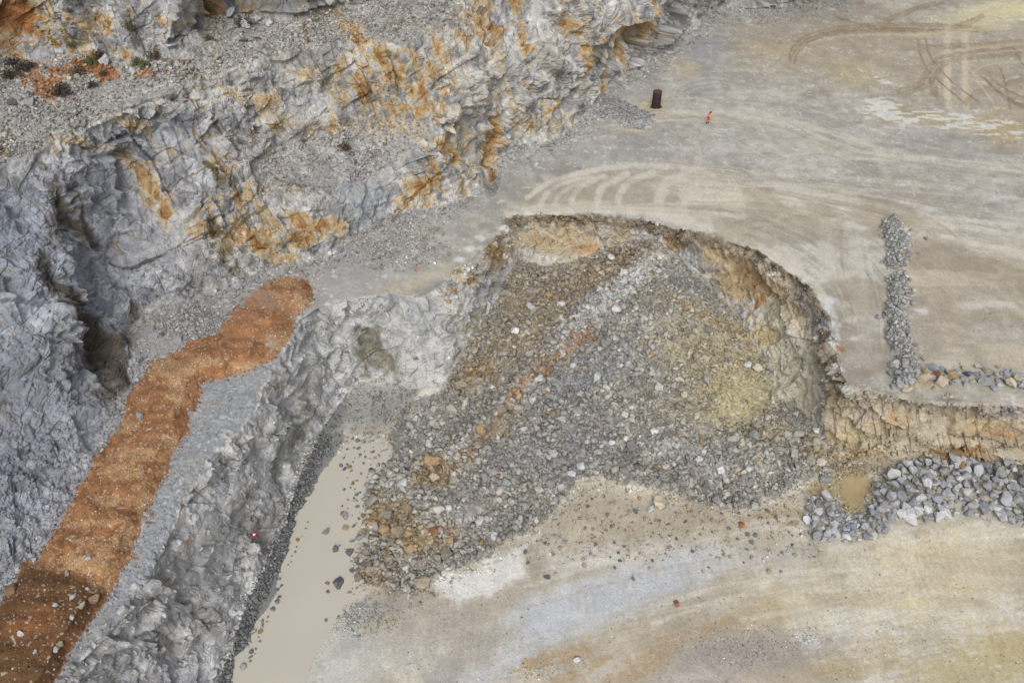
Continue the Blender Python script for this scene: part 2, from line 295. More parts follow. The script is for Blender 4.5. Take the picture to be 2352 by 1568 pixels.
# crumbling broken lip all round the pit
lipm = np.exp(-((segdist([p for p in RIM if 1000 < p[0] < 2700], U, V+0)-0)/26)**2)*below_rim
disp += lipm*(cellB-.5)*0.9*amp_w
disp = np.where(pond, disp*0.3, disp)
for a, b, ra, rb_, dd in ((845,805,26,40,1.8),(878,835,24,22,1.0),(1130,395,12,40,1.8),(232,800,24,60,.7),(165,500,26,60,.8),(130,640,40,16,1.0),(490,540,12,40,.9),(655,1060,16,60,.8),(610,1220,22,50,.8),(300,745,30,26,.6),(515,575,10,30,.8)):
    disp = disp - dd*np.exp(-((U-a)/ra)**2-((V-b)/rb_)**2)
# no relief poking through the floor rim
X += NX*disp; Y += NY*disp; Z += NZ*disp
print("relief done")

# ------------------------------------------------------------------ stone and soil colours (sRGB 0-255 while mixing)
C = np.zeros(U.shape+(3,), np.float32)
def win(us, vs, pad):
    i0 = max(0, np.searchsorted(du, min(us)-pad)); i1 = min(NU, np.searchsorted(du, max(us)+pad))
    j0 = max(0, np.searchsorted(dv, min(vs)-pad)); j1 = min(NV, np.searchsorted(dv, max(vs)+pad))
    return (slice(j0, j1), slice(i0, i1))
nA = fbm(U/60, V/40, U*0, 201, 4); nB = fbm(U/14, V/11, U*0, 211, 4)
gx, gy = X, Y
nG = fbm(gx/5, gy/5, gx*0, 221, 5); nH = fbm(gx/1.1, gy/1.1, gx*0, 231, 4); nS = fbm(gx/9, gy/1.3, gx*0, 241, 4)
nD = fbm((gx*.8+gy*.6)/8, (gx*.6-gy*.8)/0.9, gx*0, 245, 4)
nV = fbm(X/1.3, Y/1.3, Z/6, 251, 4); nR = fbm(X/2.2, Y/2.2, Z/2.2, 261, 5); nF = vnoise(X/.3, Y/.3, Z/.3, 271)
def mix(sl, col, al):
    C[sl] += (np.asarray(col, np.float32)-C[sl])*al[..., None]
def blob(u, v, ru, rv, col, a=1.0, rot=0, n=0.8, soft=.5, m=None):
    s = win([u-ru*1.6, u+ru*1.6], [v-ru-rv*1.6, v+ru+rv*1.6], 4)
    c, q = math.cos(math.radians(rot)), math.sin(math.radians(rot))
    dx, dy = U[s]-u, V[s]-v
    r = np.hypot((dx*c+dy*q)/ru, (-dx*q+dy*c)/rv) + n*(nB[s]-.5)*1.6 + n*.5*(nA[s]-.5)
    al = a*sstep(1+soft/2, 1-soft, r)
    if m is not None: al = al*m[s]
    mix(s, col, al)
def patch(pts, col, a=1.0, feather=8, warp=14, m=None):
    us = [p[0] for p in pts]; vs = [p[1] for p in pts]; s = win(us, vs, feather+warp+4)
    uu = U[s]+warp*2*(nA[s]-.5)+warp*1.2*(nB[s]-.5); vv = V[s]+warp*1.4*(vnoise(U[s]/22, V[s]/15, U[s]*0, 281)-.5)+warp*.7*(vnoise(U[s]/6, V[s]/5, U[s]*0, 283)-.5)
    ins = inpoly(pts, uu, vv); d = segdist(pts, uu, vv, True)
    al = a*np.where(ins, 0.5+0.5*np.clip(d/feather, 0, 1), 0.5-0.5*np.clip(d/feather, 0, 1))
    if m is not None: al = al*m[s]
    mix(s, col, al)
def line(pts, wd, col, a=1.0, brk=0.5, warp=3, m=None, smooth=True, ns=None):   # a soft-edged streak
    if smooth: pts = crom(pts, 5)
    us = [p[0] for p in pts]; vs = [p[1] for p in pts]; s = win(us, vs, wd*2+8)
    d = segdist(pts, U[s]+warp*2*(nB[s]-.5), V[s]+warp*2*(vnoise(U[s]/9, V[s]/9, U[s]*0, 291)-.5))
    nn = (nB if ns is None else ns)[s]
    al = a*np.exp(-(d/wd)**4*1.0)*np.clip(1-brk+brk*2.2*sstep(.3, .62, nn), 0, 1)
    if m is not None: al = al*m[s]
    mix(s, col, np.clip(al, 0, 1))
rust = np.full(U.shape, 0.0, np.float32)
def rb(u, v, ru, rv, a=1.0, rot=0):
    s = win([u-max(ru, rv)*1.7, u+max(ru, rv)*1.7], [v-max(ru, rv)*1.7, v+max(ru, rv)*1.7], 4)
    c, q = math.cos(math.radians(rot)), math.sin(math.radians(rot)); dx, dy = U[s]-u, V[s]-v
    r = np.hypot((dx*c+dy*q)/ru, (-dx*q+dy*c)/rv)
    rust[s] = np.maximum(rust[s], a*np.exp(-(r**2)*.9))

def lerp(a, b, t): return np.asarray(a, np.float32)+(np.asarray(b, np.float32)-np.asarray(a, np.float32))*t[..., None]
# upper floor
flo = lerp((150, 147, 139), (178, 175, 166), sstep(.28, .72, .5*nG+.3*nS+.2*nH))
flo += ((nH-.5)*16)[..., None]
C[:] = flo
ismid = ((REG == FLOOR)).astype(np.float32); 
gray_near = np.clip(np.maximum(1-segdist([p[:2] for p in TOEU if -160 < p[0] < 2100], U, V)/85, sstep(1120, 700, U)), 0, 1)
mix((slice(None), slice(None)), (149, 149, 149), ismid*gray_near*(.55+.4*nB))
mix((slice(None), slice(None)), (148, 151, 155), ismid*sstep(760, 560, U)*sstep(800, 900, V)*(.4+.8*sstep(.35, .6, nB)))
mix((slice(None), slice(None)), (132, 134, 136), ismid*sstep(760, 560, U)*sstep(.52, .64, nH)*.5)
# rock faces
tone = .26*cellA+.24*cellB+.14*cellC+.36*nV
rk = lerp((120, 121, 124), (200, 200, 200), sstep(.18, .82, tone))
lw = sstep(520, 150, U+ .35*(V-700))*(Z < 14)
rk = rk*(1-lw[..., None]*.0)+ (lerp((118, 122, 132), (174, 179, 188), sstep(.15, .85, tone))-rk)*(lw*.8)[..., None]
wm = sstep(.45, .7, nA)*(REG == CLIFF)
rk += (lerp((142, 136, 120), (190, 184, 166), tone)-rk)*(wm*.45*sstep(350, 600, U))[..., None]
rk += (lerp((142, 143, 144), (206, 206, 206), sstep(.2, .8, tone))-rk)*(sstep(.3, .7, amp_w)*.75)[..., None]
nW = fbm(X/.55, Y/.55, Z/7, 258, 4)
rk += (np.asarray((212, 208, 198), np.float32)-rk)*(sstep(.52, .66, nW)*.55*(.35+.65*sstep(800, 1100, U)))[..., None]
rk += (np.asarray((116, 112, 104), np.float32)-rk)*(sstep(.44, .32, nW)*.4)[..., None]
isrock = np.clip(amp_c+amp_w, 0, 1)
isrock = sstep(.35, .65, isrock+.5*(nB-.5)+.55*shoulder)
C += (rk-C)*isrock[..., None]
# benches: pale rubble
bn = lerp((134, 132, 130), (176, 173, 168), .5*nH+.5*nG)
ib = sstep(.35, .65, amp_b+.5*(nB-.5)); C += (bn-C)*(ib*.9)[..., None]
ONES = np.ones_like(U); CLm = sstep(.3, .6, amp_c+amp_b); WLm = sstep(.3, .6, amp_w)
# --- upper cliff stains
for a in [(930,200,110,85,.75),(850,110,70,22,.8,38),(905,165,60,16,.95,40),(835,200,28,60,.85),(880,235,60,26,.8,20),(1000,110,16,50,.85,-20),(1062,90,60,14,.9,62),(1100,45,30,45,.8),(1128,66,14,60,.95,-18),(1200,80,12,70,.75,-10),(1290,60,20,60,.55),(1330,120,18,70,.65,-8),(1372,60,10,80,.7),(1430,100,16,60,.65),(1470,70,24,36,.75),(1500,50,18,60,.7),(1385,190,14,40,.75),(1150,210,80,60,.35),(1240,260,60,45,.45),(1215,285,24,14,.8,45),(1128,330,16,75,1.05,4),(1140,395,14,30,1.1),(1000,400,22,75,1.0,36),(960,440,50,50,.8),(1055,350,40,70,.6),(1030,330,50,18,.6,-20),(900,290,90,26,.5),(1010,200,40,60,.45),
          (730,515,70,22,1.35,6),(700,500,30,14,1.2),(770,525,26,16,1.2),(780,530,30,22,1.0),(690,545,60,28,.7),(610,545,60,45,.7),(575,490,40,40,.75),(540,540,36,36,.7),(470,520,60,30,.65,-30),(640,590,40,30,.7),(500,480,60,26,.6,-20),(320,395,50,26,.8,65),(350,440,40,20,.8,70),(295,350,26,20,.7),(300,290,60,20,.45,20),(620,300,60,14,.5,-30),(470,340,60,24,.4),(500,385,40,16,.55,50),(380,470,60,20,.6,80),(420,300,130,50,.25),(560,230,120,40,.35),(700,170,80,50,.35),(200,330,60,14,.45,15),(780,200,40,70,.5),(740,290,60,24,.4),
          (30,30,60,60,.9),(100,30,60,26,.55),(200,60,60,40,.7),(150,90,50,30,.7),(110,70,24,24,.6),(260,120,50,18,.6),(300,20,30,26,.5),(350,60,50,26,.5),(420,60,30,40,.4),(480,20,22,40,.9),(540,12,80,16,.5),(700,10,60,20,.35),(1180,30,20,30,.7),(700,30,100,12,.3),(50,120,100,30,.35)]:
    rb(a[0], a[1], a[2], a[3], a[4], a[5] if len(a) > 5 else 0)
nQ = fbm(X/.75+Z*.35, Y/.75+Z*.3, Z/6, 265, 4)
rx = rust + (nR-.5)*.7 + (nQ-.5)*1.9 + (cellB-.5)*.55 + (cellA-.5)*.4 + (cellC-.5)*.25
c1 = np.asarray((196, 178, 138), np.float32); 
al = sstep(.28, .50, rx)*np.clip(rust*3, 0, 1)*CLm; mix((slice(None), slice(None)), (188, 172, 138), al*.7)
al = sstep(.50, .78, rx)*np.clip(rust*2.4, 0, 1)*CLm; mix((slice(None), slice(None)), (172, 138, 90), al*.8)
al = sstep(.92, 1.2, rx)*CLm; mix((slice(None), slice(None)), (146, 102, 54), al*.75)
# thin joints filled with brown earth
jw = np.abs(fbm((X*.8+Z*.7)/5+.3*nR, (Y*.9-Z*.3)/5, Z/7, 301, 3)-.5)
al = sstep(.016, .003, jw)*CLm*sstep(.45, .6, nA)*.6; mix((slice(None), slice(None)), (126, 104, 70), al)
jw = np.abs(fbm((X*.3-Z*.8)/4, (Y*.9+Z*.5)/4+.3*nR, Z/3, 305, 3)-.5)
al = sstep(.02, .004, jw)*CLm*sstep(.5, .62, 1-nA)*.5; mix((slice(None), slice(None)), (112, 104, 90), al)
for P_, W_ in [([(375,440),(430,410),(520,350),(600,290)],2.2),([(440,230),(446,310),(470,350)],1.8),([(470,330),(500,380),(520,430),(560,470)],4),([(600,300),(560,330),(536,372)],2),([(150,250),(180,330),(220,340)],2),([(690,330),(740,300),(800,280)],2),([(895,130),(910,180),(912,215)],2.4),([(1080,10),(1110,60),(1128,120)],2),([(1012,395),(960,440),(910,480)],3.2),([(1120,300),(1122,350),(1140,395)],3),([(985,410),(950,455),(905,500)],2.2)]:
    line(P_, W_, (104, 76, 40), .75, .5, 4)
blob(60,560,200,160,(140,146,158),.45,0,.6,.8,CLm); blob(70,1000,190,260,(134,137,146),.6,0,.6,.8,CLm); blob(30,1180,60,50,(168,178,186),.3,0,1,.8,CLm)
blob(360,560,130,80,(146,146,146),.4,0,.7,.8,CLm); blob(840,470,70,60,(150,158,166),.5,0,.7,.8,CLm); blob(540,330,60,26,(182,180,182),.6,0,.8,.6,CLm)
for a in [(700,265,70,30),(540,215,50,30),(600,150,60,24),(90,190,0,0),(1080,200,30,90),(1170,150,40,60),(1240,90,30,60),(1060,210,30,80)]:
    if a[2]: blob(a[0], a[1], a[2], a[3], (192, 190, 184), .45, 0, 1.0, .8, CLm)
blob(1200,380,80,60,(158,162,166),.35,0,.6,.8,CLm); blob(820,380,130,60,(150,150,150),.5,0,.7,.8,CLm); blob(880,300,80,26,(158,154,148),.7,0,.7,.7,CLm)
# dark damp faces in the alcove
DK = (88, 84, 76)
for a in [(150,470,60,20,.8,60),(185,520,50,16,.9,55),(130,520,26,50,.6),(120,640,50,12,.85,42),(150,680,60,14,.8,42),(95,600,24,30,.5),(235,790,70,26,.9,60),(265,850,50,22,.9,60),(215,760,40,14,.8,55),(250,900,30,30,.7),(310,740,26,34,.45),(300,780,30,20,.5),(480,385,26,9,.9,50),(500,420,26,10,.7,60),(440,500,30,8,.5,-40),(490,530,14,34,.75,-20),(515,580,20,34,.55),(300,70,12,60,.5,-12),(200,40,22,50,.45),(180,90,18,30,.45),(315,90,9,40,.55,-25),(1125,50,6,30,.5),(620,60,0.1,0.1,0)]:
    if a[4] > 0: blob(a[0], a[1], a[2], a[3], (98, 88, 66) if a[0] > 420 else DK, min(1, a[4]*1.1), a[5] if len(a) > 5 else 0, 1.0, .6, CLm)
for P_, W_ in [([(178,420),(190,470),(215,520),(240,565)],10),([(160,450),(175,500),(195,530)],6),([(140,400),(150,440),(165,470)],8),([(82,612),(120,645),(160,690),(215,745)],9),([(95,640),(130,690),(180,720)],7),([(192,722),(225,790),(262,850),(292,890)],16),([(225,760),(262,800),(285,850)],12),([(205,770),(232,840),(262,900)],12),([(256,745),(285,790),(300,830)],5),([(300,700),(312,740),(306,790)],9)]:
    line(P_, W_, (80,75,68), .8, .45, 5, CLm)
# orange earth on the top bench
OR = (166, 110, 62)
for a in [(205,148,52,24,.95,25),(170,160,60,16,.7,0),(110,205,34,28,.85,40),(75,175,40,26,.6,30),(130,180,30,16,.7,20),(30,40,50,46,.85,0),(60,70,40,20,.6,30),(240,160,40,12,.8,20),(330,165,30,10,.5,0),(75,145,50,10,.6,0),(10,100,30,12,.6),(500,16,22,18,.6)]:
    blob(a[0], a[1], a[2], a[3], OR, a[4], a[5] if len(a) > 5 else 0, 1.3, .5)
# pit walls
M = WLm
blob(1280,560,160,70,(172,156,124),.75,0,.7,.7,M)
for a in [(1190,540,26,26,(190,182,168)),(1240,560,36,20,(166,144,112)),(1300,548,40,30,(186,170,136)),(1320,572,30,10,(160,120,84)),(1370,530,40,40,(186,176,160)),(1350,570,30,18,(176,128,80)),(1430,540,30,24,(150,132,104)),(1210,585,40,18,(176,178,182)),(1260,595,50,16,(184,184,184)),(1400,520,30,14,(192,188,176))]:
    blob(a[0], a[1], a[2], a[3], a[4], .62, 0, 1.3, .8, M)
line([(1165,512),(1281,502),(1366,504),(1455,510),(1544,534),(1644,556),(1739,586),(1808,636),(1866,680),(1905,770),(1920,830),(1930,880),(1925,940)], 15, (116, 102, 80), .75, .55, 9, M)
patch([(1600,560),(1700,580),(1790,640),(1850,690),(1870,780),(1800,740),(1740,690),(1680,620),(1620,590)], (150,130,98), .8, 14, 12, M)
blob(1680,650,60,60,(158,138,102),.8,30,.9,.7,M)
patch([(1700,735),(1800,700),(1860,740),(1890,820),(1895,900),(1870,970),(1800,950),(1755,830)], (188,181,162), .9, 14, 14, M)
for a in [(1655,590,40,16,(176,160,124),30),(1720,640,46,18,(140,114,78),40),(1742,690,30,9,(160,104,52),-58),(1780,700,30,30,(178,170,148),0),(1830,800,20,60,(186,184,172),-14),(1870,720,26,60,(110,106,98),-20),(1900,830,14,60,(124,112,92),-6),(1760,770,26,20,(180,160,110),0),(1560,556,34,14,(120,104,80),10),(1590,585,22,16,(166,166,162),0),(1540,560,24,24,(150,124,84),0)]:
    blob(a[0], a[1], a[2], a[3], a[4], .75, a[5], 1.1, .6, M)
# left face and nose
patch([(730,705),(901,680),(1014,665),(1080,640),(1100,730),(1030,860),(930,895),(880,860),(760,850),(700,830)], (176,178,176), .55, 20, 14, M)
blob(880,900,0.1,0.1,(0,0,0),0)
patch([(900,850),(940,820),(1010,850),(1005,900),(950,900)], (190,190,186), .6, 10, 10, M)
for a in [(845,800,30,44,(116,112,98),.9,-10),(880,830,40,26,(128,124,108),.8,20),(860,760,18,20,(122,116,98),.6,0),(1010,640,50,14,(178,166,136),.6,-20),(1030,700,26,40,(186,182,172),.6,0),(1120,600,30,46,(150,130,98),.8,-15),(1140,580,20,40,(132,112,82),.75,0),(1070,640,30,22,(160,130,88),.7,-20),(1028,668,16,9,(176,116,60),.9,0),(1100,640,20,40,(158,162,166),.7,0),(1130,660,14,50,(132,132,126),.8,10),(1080,740,16,60,(140,134,114),.75,30),(1050,810,16,30,(138,132,112),.7,20),(960,720,50,26,(160,164,168),.5,0),(1110,560,20,20,(150,120,76),.7,0),  # first blobs darken the cave: recess shade painted into the wall colour
          (700,900,40,80,(150,150,148),.5,20),(620,1100,40,120,(172,176,180),.5,24),(660,1040,22,90,(118,118,114),.7,22),(600,1230,40,90,(128,126,124),.7,16),(560,1180,26,60,(126,124,120),.6,20),(640,1190,20,60,(122,120,118),.6,20),(500,1300,50,90,(160,160,162),.4,20),(480,1420,60,60,(130,128,128),.55,20),(420,1560,90,50,(150,150,158),.4,0),(565,980,30,90,(170,172,172),.4,25),(700,960,20,60,(108,108,102),.75,10),(480,1290,26,60,(176,176,176),.4,20),(520,1130,20,60,(166,168,172),.5,20)]:
    blob(a[0], a[1], a[2], a[3], a[4], a[5], a[6], 1.1, .7, M)
line([(410,1500),(450,1540),(480,1568)], 2.5, (190,190,190), .6, .3, 2, M)
# right bench face
patch([(1900,905),(2600,915),(2600,1075),(1890,1075)], (172,158,132), .85, 14, 12, M)
sy = fbm(X/4+nR*2, Z/.9, Y*0, 401, 4)
mk = np.clip(M*(V > 880)*(U > 1890)*(V < 1100), 0, 1); mix((slice(None), slice(None)), (196,190,174), mk*sstep(.52, .62, sy)*.4); mix((slice(None), slice(None)), (134,122,104), mk*sstep(.46, .38, sy)*.4)
for a in [(2020,965,60,12,(180,140,86),-6),(2250,985,80,9,(184,158,116),-4),(2300,1000,50,5,(172,134,92),0),(2200,1040,70,16,(146,112,66),0),(1990,960,50,20,(184,176,160),0),(1950,1000,50,24,(190,176,140),0),(1920,930,30,24,(150,140,120),0),(2150,1000,60,20,(190,182,164),0),(2200,940,180,16,(164,156,146),0),(2100,935,80,12,(168,158,142),0),(1985,1045,40,16,(166,140,96),0),(2330,1040,50,12,(186,178,160),0),(2330,950,60,16,(140,138,140),0)]:
    blob(a[0], a[1], a[2], a[3], a[4], .75, a[5], 1.1, .6, M)

# --- upper floor marks
FM = (ismid*(1-isrock)).astype(np.float32)
BR = (162,150,130); LT = (196,191,177); TN = (166,154,132)
patch([(1700,70),(2100,40),(2700,20),(2700,330),(2352,310),(2250,280),(2100,240),(1990,220),(1850,200),(1700,150)], BR, .55, 40, 30, FM)
patch([(1640,90),(1760,60),(1900,40),(2100,20),(2100,110),(1850,130),(1700,150)], (152,142,124), .4, 26, 24, FM)
blob(2290,30,150,34,(196,190,158),.9,-8,.5,.6,FM); blob(2350,20,60,14,(206,202,140),.7,-8,.4,.6,FM)
blob(2200,70,110,20,(180,176,150),.6,-4,.6,.7,FM); blob(1960,170,70,34,(172,162,128),.6,10,.7,.6,FM); blob(1880,215,40,12,(140,134,126),.6,-5,.8,.6,FM)
blob(1790,120,90,22,(176,164,136),.5,5,.8,.7,FM)
blob(1440,340,150,60,(150,150,147),.6,-14,.7,.8,FM); blob(1600,180,80,50,(146,147,150),.5,-30,.7,.8,FM); blob(1620,110,50,30,(140,142,150),.5,0,.7,.8,FM)
blob(1750,320,220,80,(172,170,162),.45,0,.8,.8,FM); blob(1640,300,60,60,(180,178,170),.35,0,.9,.8,FM); blob(2080,430,150,50,(158,150,140),.5,10,.8,.7,FM)
blob(2180,330,150,34,(152,148,144),.55,8,.8,.7,FM); blob(2310,300,60,50,(170,150,110),.5,0,.9,.7,FM)
blob(1490,240,60,12,(186,172,130),.45,-20,1,.7,FM); blob(1510,262,26,6,(186,160,100),.5,0,.6,.6,FM); blob(1450,300,40,6,(186,168,120),.5,8,.8,.6,FM); blob(1570,160,50,20,(186,172,132),.4,10,1,.8,FM)
# white dried crust, broken into flecks
cr = np.clip(1.25-segdist([(2010,250),(2060,262),(2130,270),(2190,282),(2250,290),(2330,300)], U, V)/np.where(U < 2080, 34, 24), 0, 1)
cr = np.maximum(cr, .8*np.clip(1-segdist([(1960,160),(2010,178),(2060,200)], U, V)/9, 0, 1))
ck = fbm(gx/1.6, gy/.55, gx*0, 411, 4)
mix((slice(None), slice(None)), (170,152,112), FM*sstep(.2, .9, cr)*.5)
mix((slice(None), slice(None)), (202,205,202), FM*sstep(.50, .57, ck*.9+.18*cr-.06)*sstep(.1, .5, cr)*.8)
# pale flecks everywhere
fl = vnoise(gx/.34, gy/.30, gx*0, 421)*.6+vnoise(gx/1.7, gy/1.0, gx*0, 422)*.4
mix((slice(None), slice(None)), (202,202,198), FM*sstep(.70, .82, fl+.10*(nG-.5))*.55)
mix((slice(None), slice(None)), (140,134,124), FM*sstep(.27, .18, fl)*.45)
# haul track: pale fans
patch([(1190,484),(1230,440),(1320,402),(1440,388),(1600,392),(1720,420),(1700,470),(1500,482),(1300,478)], (162,153,137), .75, 14, 8, FM)
FING = True
for P_, W_, A_ in [([(1170,488),(1281,480),(1400,476),(1540,500),(1680,540),(1780,590),(1850,640),(1900,700)],17,.85),([(1210,455),(1260,420),(1340,396),(1440,382),(1560,384),(1640,400)],7,.8),([(1240,478),(1262,440),(1300,420),(1360,405)],6,.65),([(1310,480),(1316,450),(1340,425),(1390,405)],8,.6),([(1372,482),(1378,440),(1400,418),(1440,400)],10,.75),([(1418,480),(1424,445),(1450,415),(1500,398)],9,.75),([(1510,482),(1516,450),(1530,420),(1570,405)],14,.75),([(1570,480),(1580,450),(1600,425)],12,.6),
   ([(1640,440),(1800,455),(1980,490),(2150,540),(2352,590)],7,.7),([(1600,462),(1800,480),(1980,520),(2352,570)],9,.6),([(1560,490),(1750,500),(1900,530),(2060,560)],7,.6),([(1760,418),(1900,446),(2100,490),(2352,520)],4,.7),([(1700,520),(1900,505),(2080,512),(2352,540),(2600,580)],8,.65),([(1720,480),(1850,540),(1950,600)],6,.6),([(1780,560),(1850,610),(1900,640)],8,.7),([(1700,470),(2000,480),(2200,505),(2500,520)],6,.5),
   ([(1740,395),(1800,360),(1900,350),(2050,356),(2352,384)],2.5,.7),([(1760,400),(1830,376),(1930,364),(2100,372),(2352,398)],2.5,.6),([(1640,300),(1700,330),(1800,380),(1900,420),(2020,440)],2.5,.5),([(1780,270),(1850,310),(1950,370),(2000,400)],2,.5),([(1725,235),(1745,290),(1780,340),(1800,360)],2.5,.55),([(1700,215),(1740,220),(1760,270),(1770,310)],2,.45),
   ([(1600,330),(1606,350),(1600,390),(1590,400)],10,.35),([(1560,400),(1660,415),(1740,440),(1760,470)],3,.5)]:
    line(P_, W_*.8, LT, A_, .35, 2.0, FM, True, nH)
tr = random.Random(5)
F1 = [[(1200,484),(1400,476),(1600,508),(1760,575),(1860,650),(1905,720)],[(1230,478),(1420,470),(1640,478),(1800,520),(1950,620),(2010,760)]]
F2 = [[(1560,470),(1750,478),(1950,510),(2150,560),(2400,640)],[(1560,410),(1780,405),(2000,430),(2200,470),(2420,500)]]
F3 = [[(1885,520),(1895,600),(1930,700),(1960,800)],[(1985,520),(1990,600),(2000,700),(2010,800)]]
F4 = [[(1300,330),(1500,290),(1700,300),(1900,360),(2352,420)],[(1560,220),(1740,230),(1900,280),(2100,350),(2400,380)]]
F5 = [[(1500,440),(1640,470),(1800,500),(1960,560),(2040,640)],[(1500,370),(1800,420),(2080,500),(2200,620),(2352,820)]]
for fam, cnt_, a_0 in ((F1, 24, .42), (F2, 44, .42), (F3, 14, .4), (F4, 26, .28), (F5, 22, .3)):
    for k_ in range(cnt_):
        f0, f1_ = tr.random(), tr.gauss(0, .10); wd_ = tr.uniform(1.3, 3.2); lt_ = tr.random() < .72
        P_ = [(p0[0]+(p1[0]-p0[0])*(f0+f1_*q_)+tr.gauss(0, 3), p0[1]+(p1[1]-p0[1])*(f0+f1_*q_)+tr.gauss(0, 1.5)) for q_, (p0, p1) in enumerate(zip(*fam))]
        n0 = tr.randint(0, 1); P_ = P_[n0:] if tr.random() < .5 else P_[:len(P_)-n0]
        line(P_, wd_, LT if lt_ else (146,136,118), a_0*tr.uniform(.6, 1.1), .5, 1.2, FM, True, nB)
        if tr.random() < .5: line([(p[0]+tr.choice((7, 9))*.6, p[1]+7) for p in P_], wd_, LT if lt_ else (146,136,118), a_0*.8, .5, 1.2, FM, True, nB)
for P_, W_ in [([(1210,455),(1260,420),(1340,396),(1440,382),(1560,384),(1640,400)],6),([(1236,478),(1256,440),(1296,420),(1350,405)],6),([(1268,480),(1286,446),(1320,426),(1376,408)],5),([(1312,480),(1318,450),(1342,425),(1392,405)],7),([(1372,482),(1378,440),(1400,418),(1440,400)],9),([(1418,480),(1424,445),(1450,415),(1500,398)],8),([(1512,482),(1518,450),(1532,420),(1572,405)],12),([(1568,480),(1578,450),(1600,425)],9)]:
    line(P_, W_, (192,188,176), .6, .45, 1.6, FM, True, nH)
for (a, b, ra, rb_) in [(1640,425,38,20),(1640,426,52,27),(1640,428,72,34),(1640,430,92,42),(1650,428,110,46),(1655,425,24,13),(1645,430,62,30)]:
    line([(a+ra*math.cos(q), b+rb_*math.sin(q)) for q in np.linspace(-2.6, 2.6 if ra < 80 else 1.4, 18)], 1.8, (194,188,170), .55, .5, 1.5, FM)
for (a, b, ra, rb_) in [(1640,218,92,38),(1640,220,80,30),(1645,222,66,24)]:
    line([(a+ra*math.cos(q), b+rb_*math.sin(q)) for q in np.linspace(-3.6, -1.2, 12)], 1.6, (186,180,166), .6, .4, 1, FM)
for d_ in (2176, 2217):                               # wheel ruts going away
    P_ = [(d_+(6 if d_ < 2200 else 0),62),(d_,100),(d_,150),(d_,200),(d_+2,245)]
    line(P_, 9, (190,181,160), .9, .2, 2, FM)
for P_, W_ in [([(1818,140),(1830,112),(1870,84),(1950,66),(2060,60),(2180,64),(2260,70)],7),([(1820,118),(1850,95),(1930,74),(2050,70),(2150,72)],4),([(2060,212),(2110,196),(2130,165),(2160,138),(2220,124),(2352,112)],5),([(2080,216),(2140,190),(2158,160),(2200,136),(2352,124)],4),([(2110,90),(2112,120),(2130,160),(2160,190),(2220,240)],3.5),([(2126,88),(2130,115),(2150,150),(2190,190),(2250,236)],3.5),([(2080,112),(2150,108),(2260,104),(2352,96)],5),([(2200,60),(2230,50),(2260,35)],4),([(2215,240),(2240,215),(2290,200),(2352,180)],4),([(2260,180),(2290,210),(2340,240),(2400,260)],6),([(2270,175),(2310,205),(2380,235)],4),([(2030,46),(2080,26),(2150,6)],2.5),([(2040,50),(2100,26),(2170,6)],2),([(1920,40),(1990,60),(2080,70)],4),([(2145,190),(2148,222)],10),([(2330,110),(2352,150),(2400,210)],5),([(2300,160),(2310,200),(2320,250)],3)]:
    for o_ in (-.9, -.1, .8):
        line([(p[0]+o_*W_*.9+tr.gauss(0, 1), p[1]+o_*W_*1.0) for p in P_], max(1.2, W_*.34), (132,118,96), .62, .55, 1.5, FM, True, nB)
for P_, W_ in [([(2150,128),(2230,112),(2352,100),(2500,98)],3.5),([(2155,140),(2250,125),(2352,115)],2.5),([(2060,84),(2160,74),(2280,66),(2352,60)],3),([(1860,100),(1950,82),(2050,80),(2140,84)],2.5),([(2180,60),(2190,45),(2240,30),(2300,20)],4),([(2230,70),(2250,50),(2300,36)],3),([(2235,170),(2265,150),(2352,140)],3),([(2210,130),(2290,250)],2.5)]:
    line(P_, W_, (186,174,146), .6, .3, 1.5, FM)
# band along the rim on the right, tyre prints
for P_, W_, A_ in [([(1895,530),(1900,580),(1905,640)],22,.55),([(1960,520),(1968,600),(1985,700),(1992,780)],20,.5),([(1940,640),(1975,700),(1985,790)],20,.4)]:
    line(P_, W_, (190,187,177), min(1, A_*1.4), .3, 5, FM)
patch([(2070,560),(2352,600),(2700,640),(2700,860),(2352,860),(2130,850),(2090,760),(2070,650)], (166,154,134), .55, 20, 16, FM)
mix((slice(None), slice(None)), (188,180,164), FM*sstep(.50, .66, nS)*((U > 2040)&(V > 480))*.5)
mix((slice(None), slice(None)), (150,140,122), FM*sstep(.48, .34, nG)*((U > 1500)&(V > 430))*.5)
blob(2130,770,60,30,(150,142,130),.5,30,.8,.7,FM); blob(2300,760,90,26,(186,184,180),.4,5,1,.8,FM); blob(2260,700,70,10,(204,202,198),.5,0,1,.8,FM)
for a in [(1909,690,15,9),(1962,735,19,12),(1903,745,12,12),(1925,780,10,16),(1962,777,11,7),(1930,850,12,8),(1950,893,14,5),(1898,706,9,12),(1887,752,5,8),(2115,713,18,8),(1103,547,14,6),(1080,570,16,7),(1055,597,12,5),(1150,524,12,8),(1385,490,20,5),(1505,508,14,5),(1620,532,20,5),(1215,490,20,5)]:
    blob(a[0], a[1], a[2]*1.1, a[3]*1.1, (206,206,206), .8, 0, 1.2, .9)
blob(1990,820,50,20,(176,172,162),.6,0,.5,.7,FM); blob(1933,805,8,6,(150,112,80),.9,0,.3,.5)
blob(1010,630,80,20,(184,178,158),.6,-12,.9,.7,FM); blob(930,660,60,16,(180,170,144),.5,-8,.9,.7,FM); blob(980,570,60,20,(170,166,156),.4,-20,.9,.7,FM); blob(1100,500,40,18,(172,166,150),.5,-30,.9,.7,FM)
blob(2200,900,180,20,(170,160,140),.4,0,.8,.7); blob(2120,885,50,10,(178,160,120),.5,0,.8,.7)
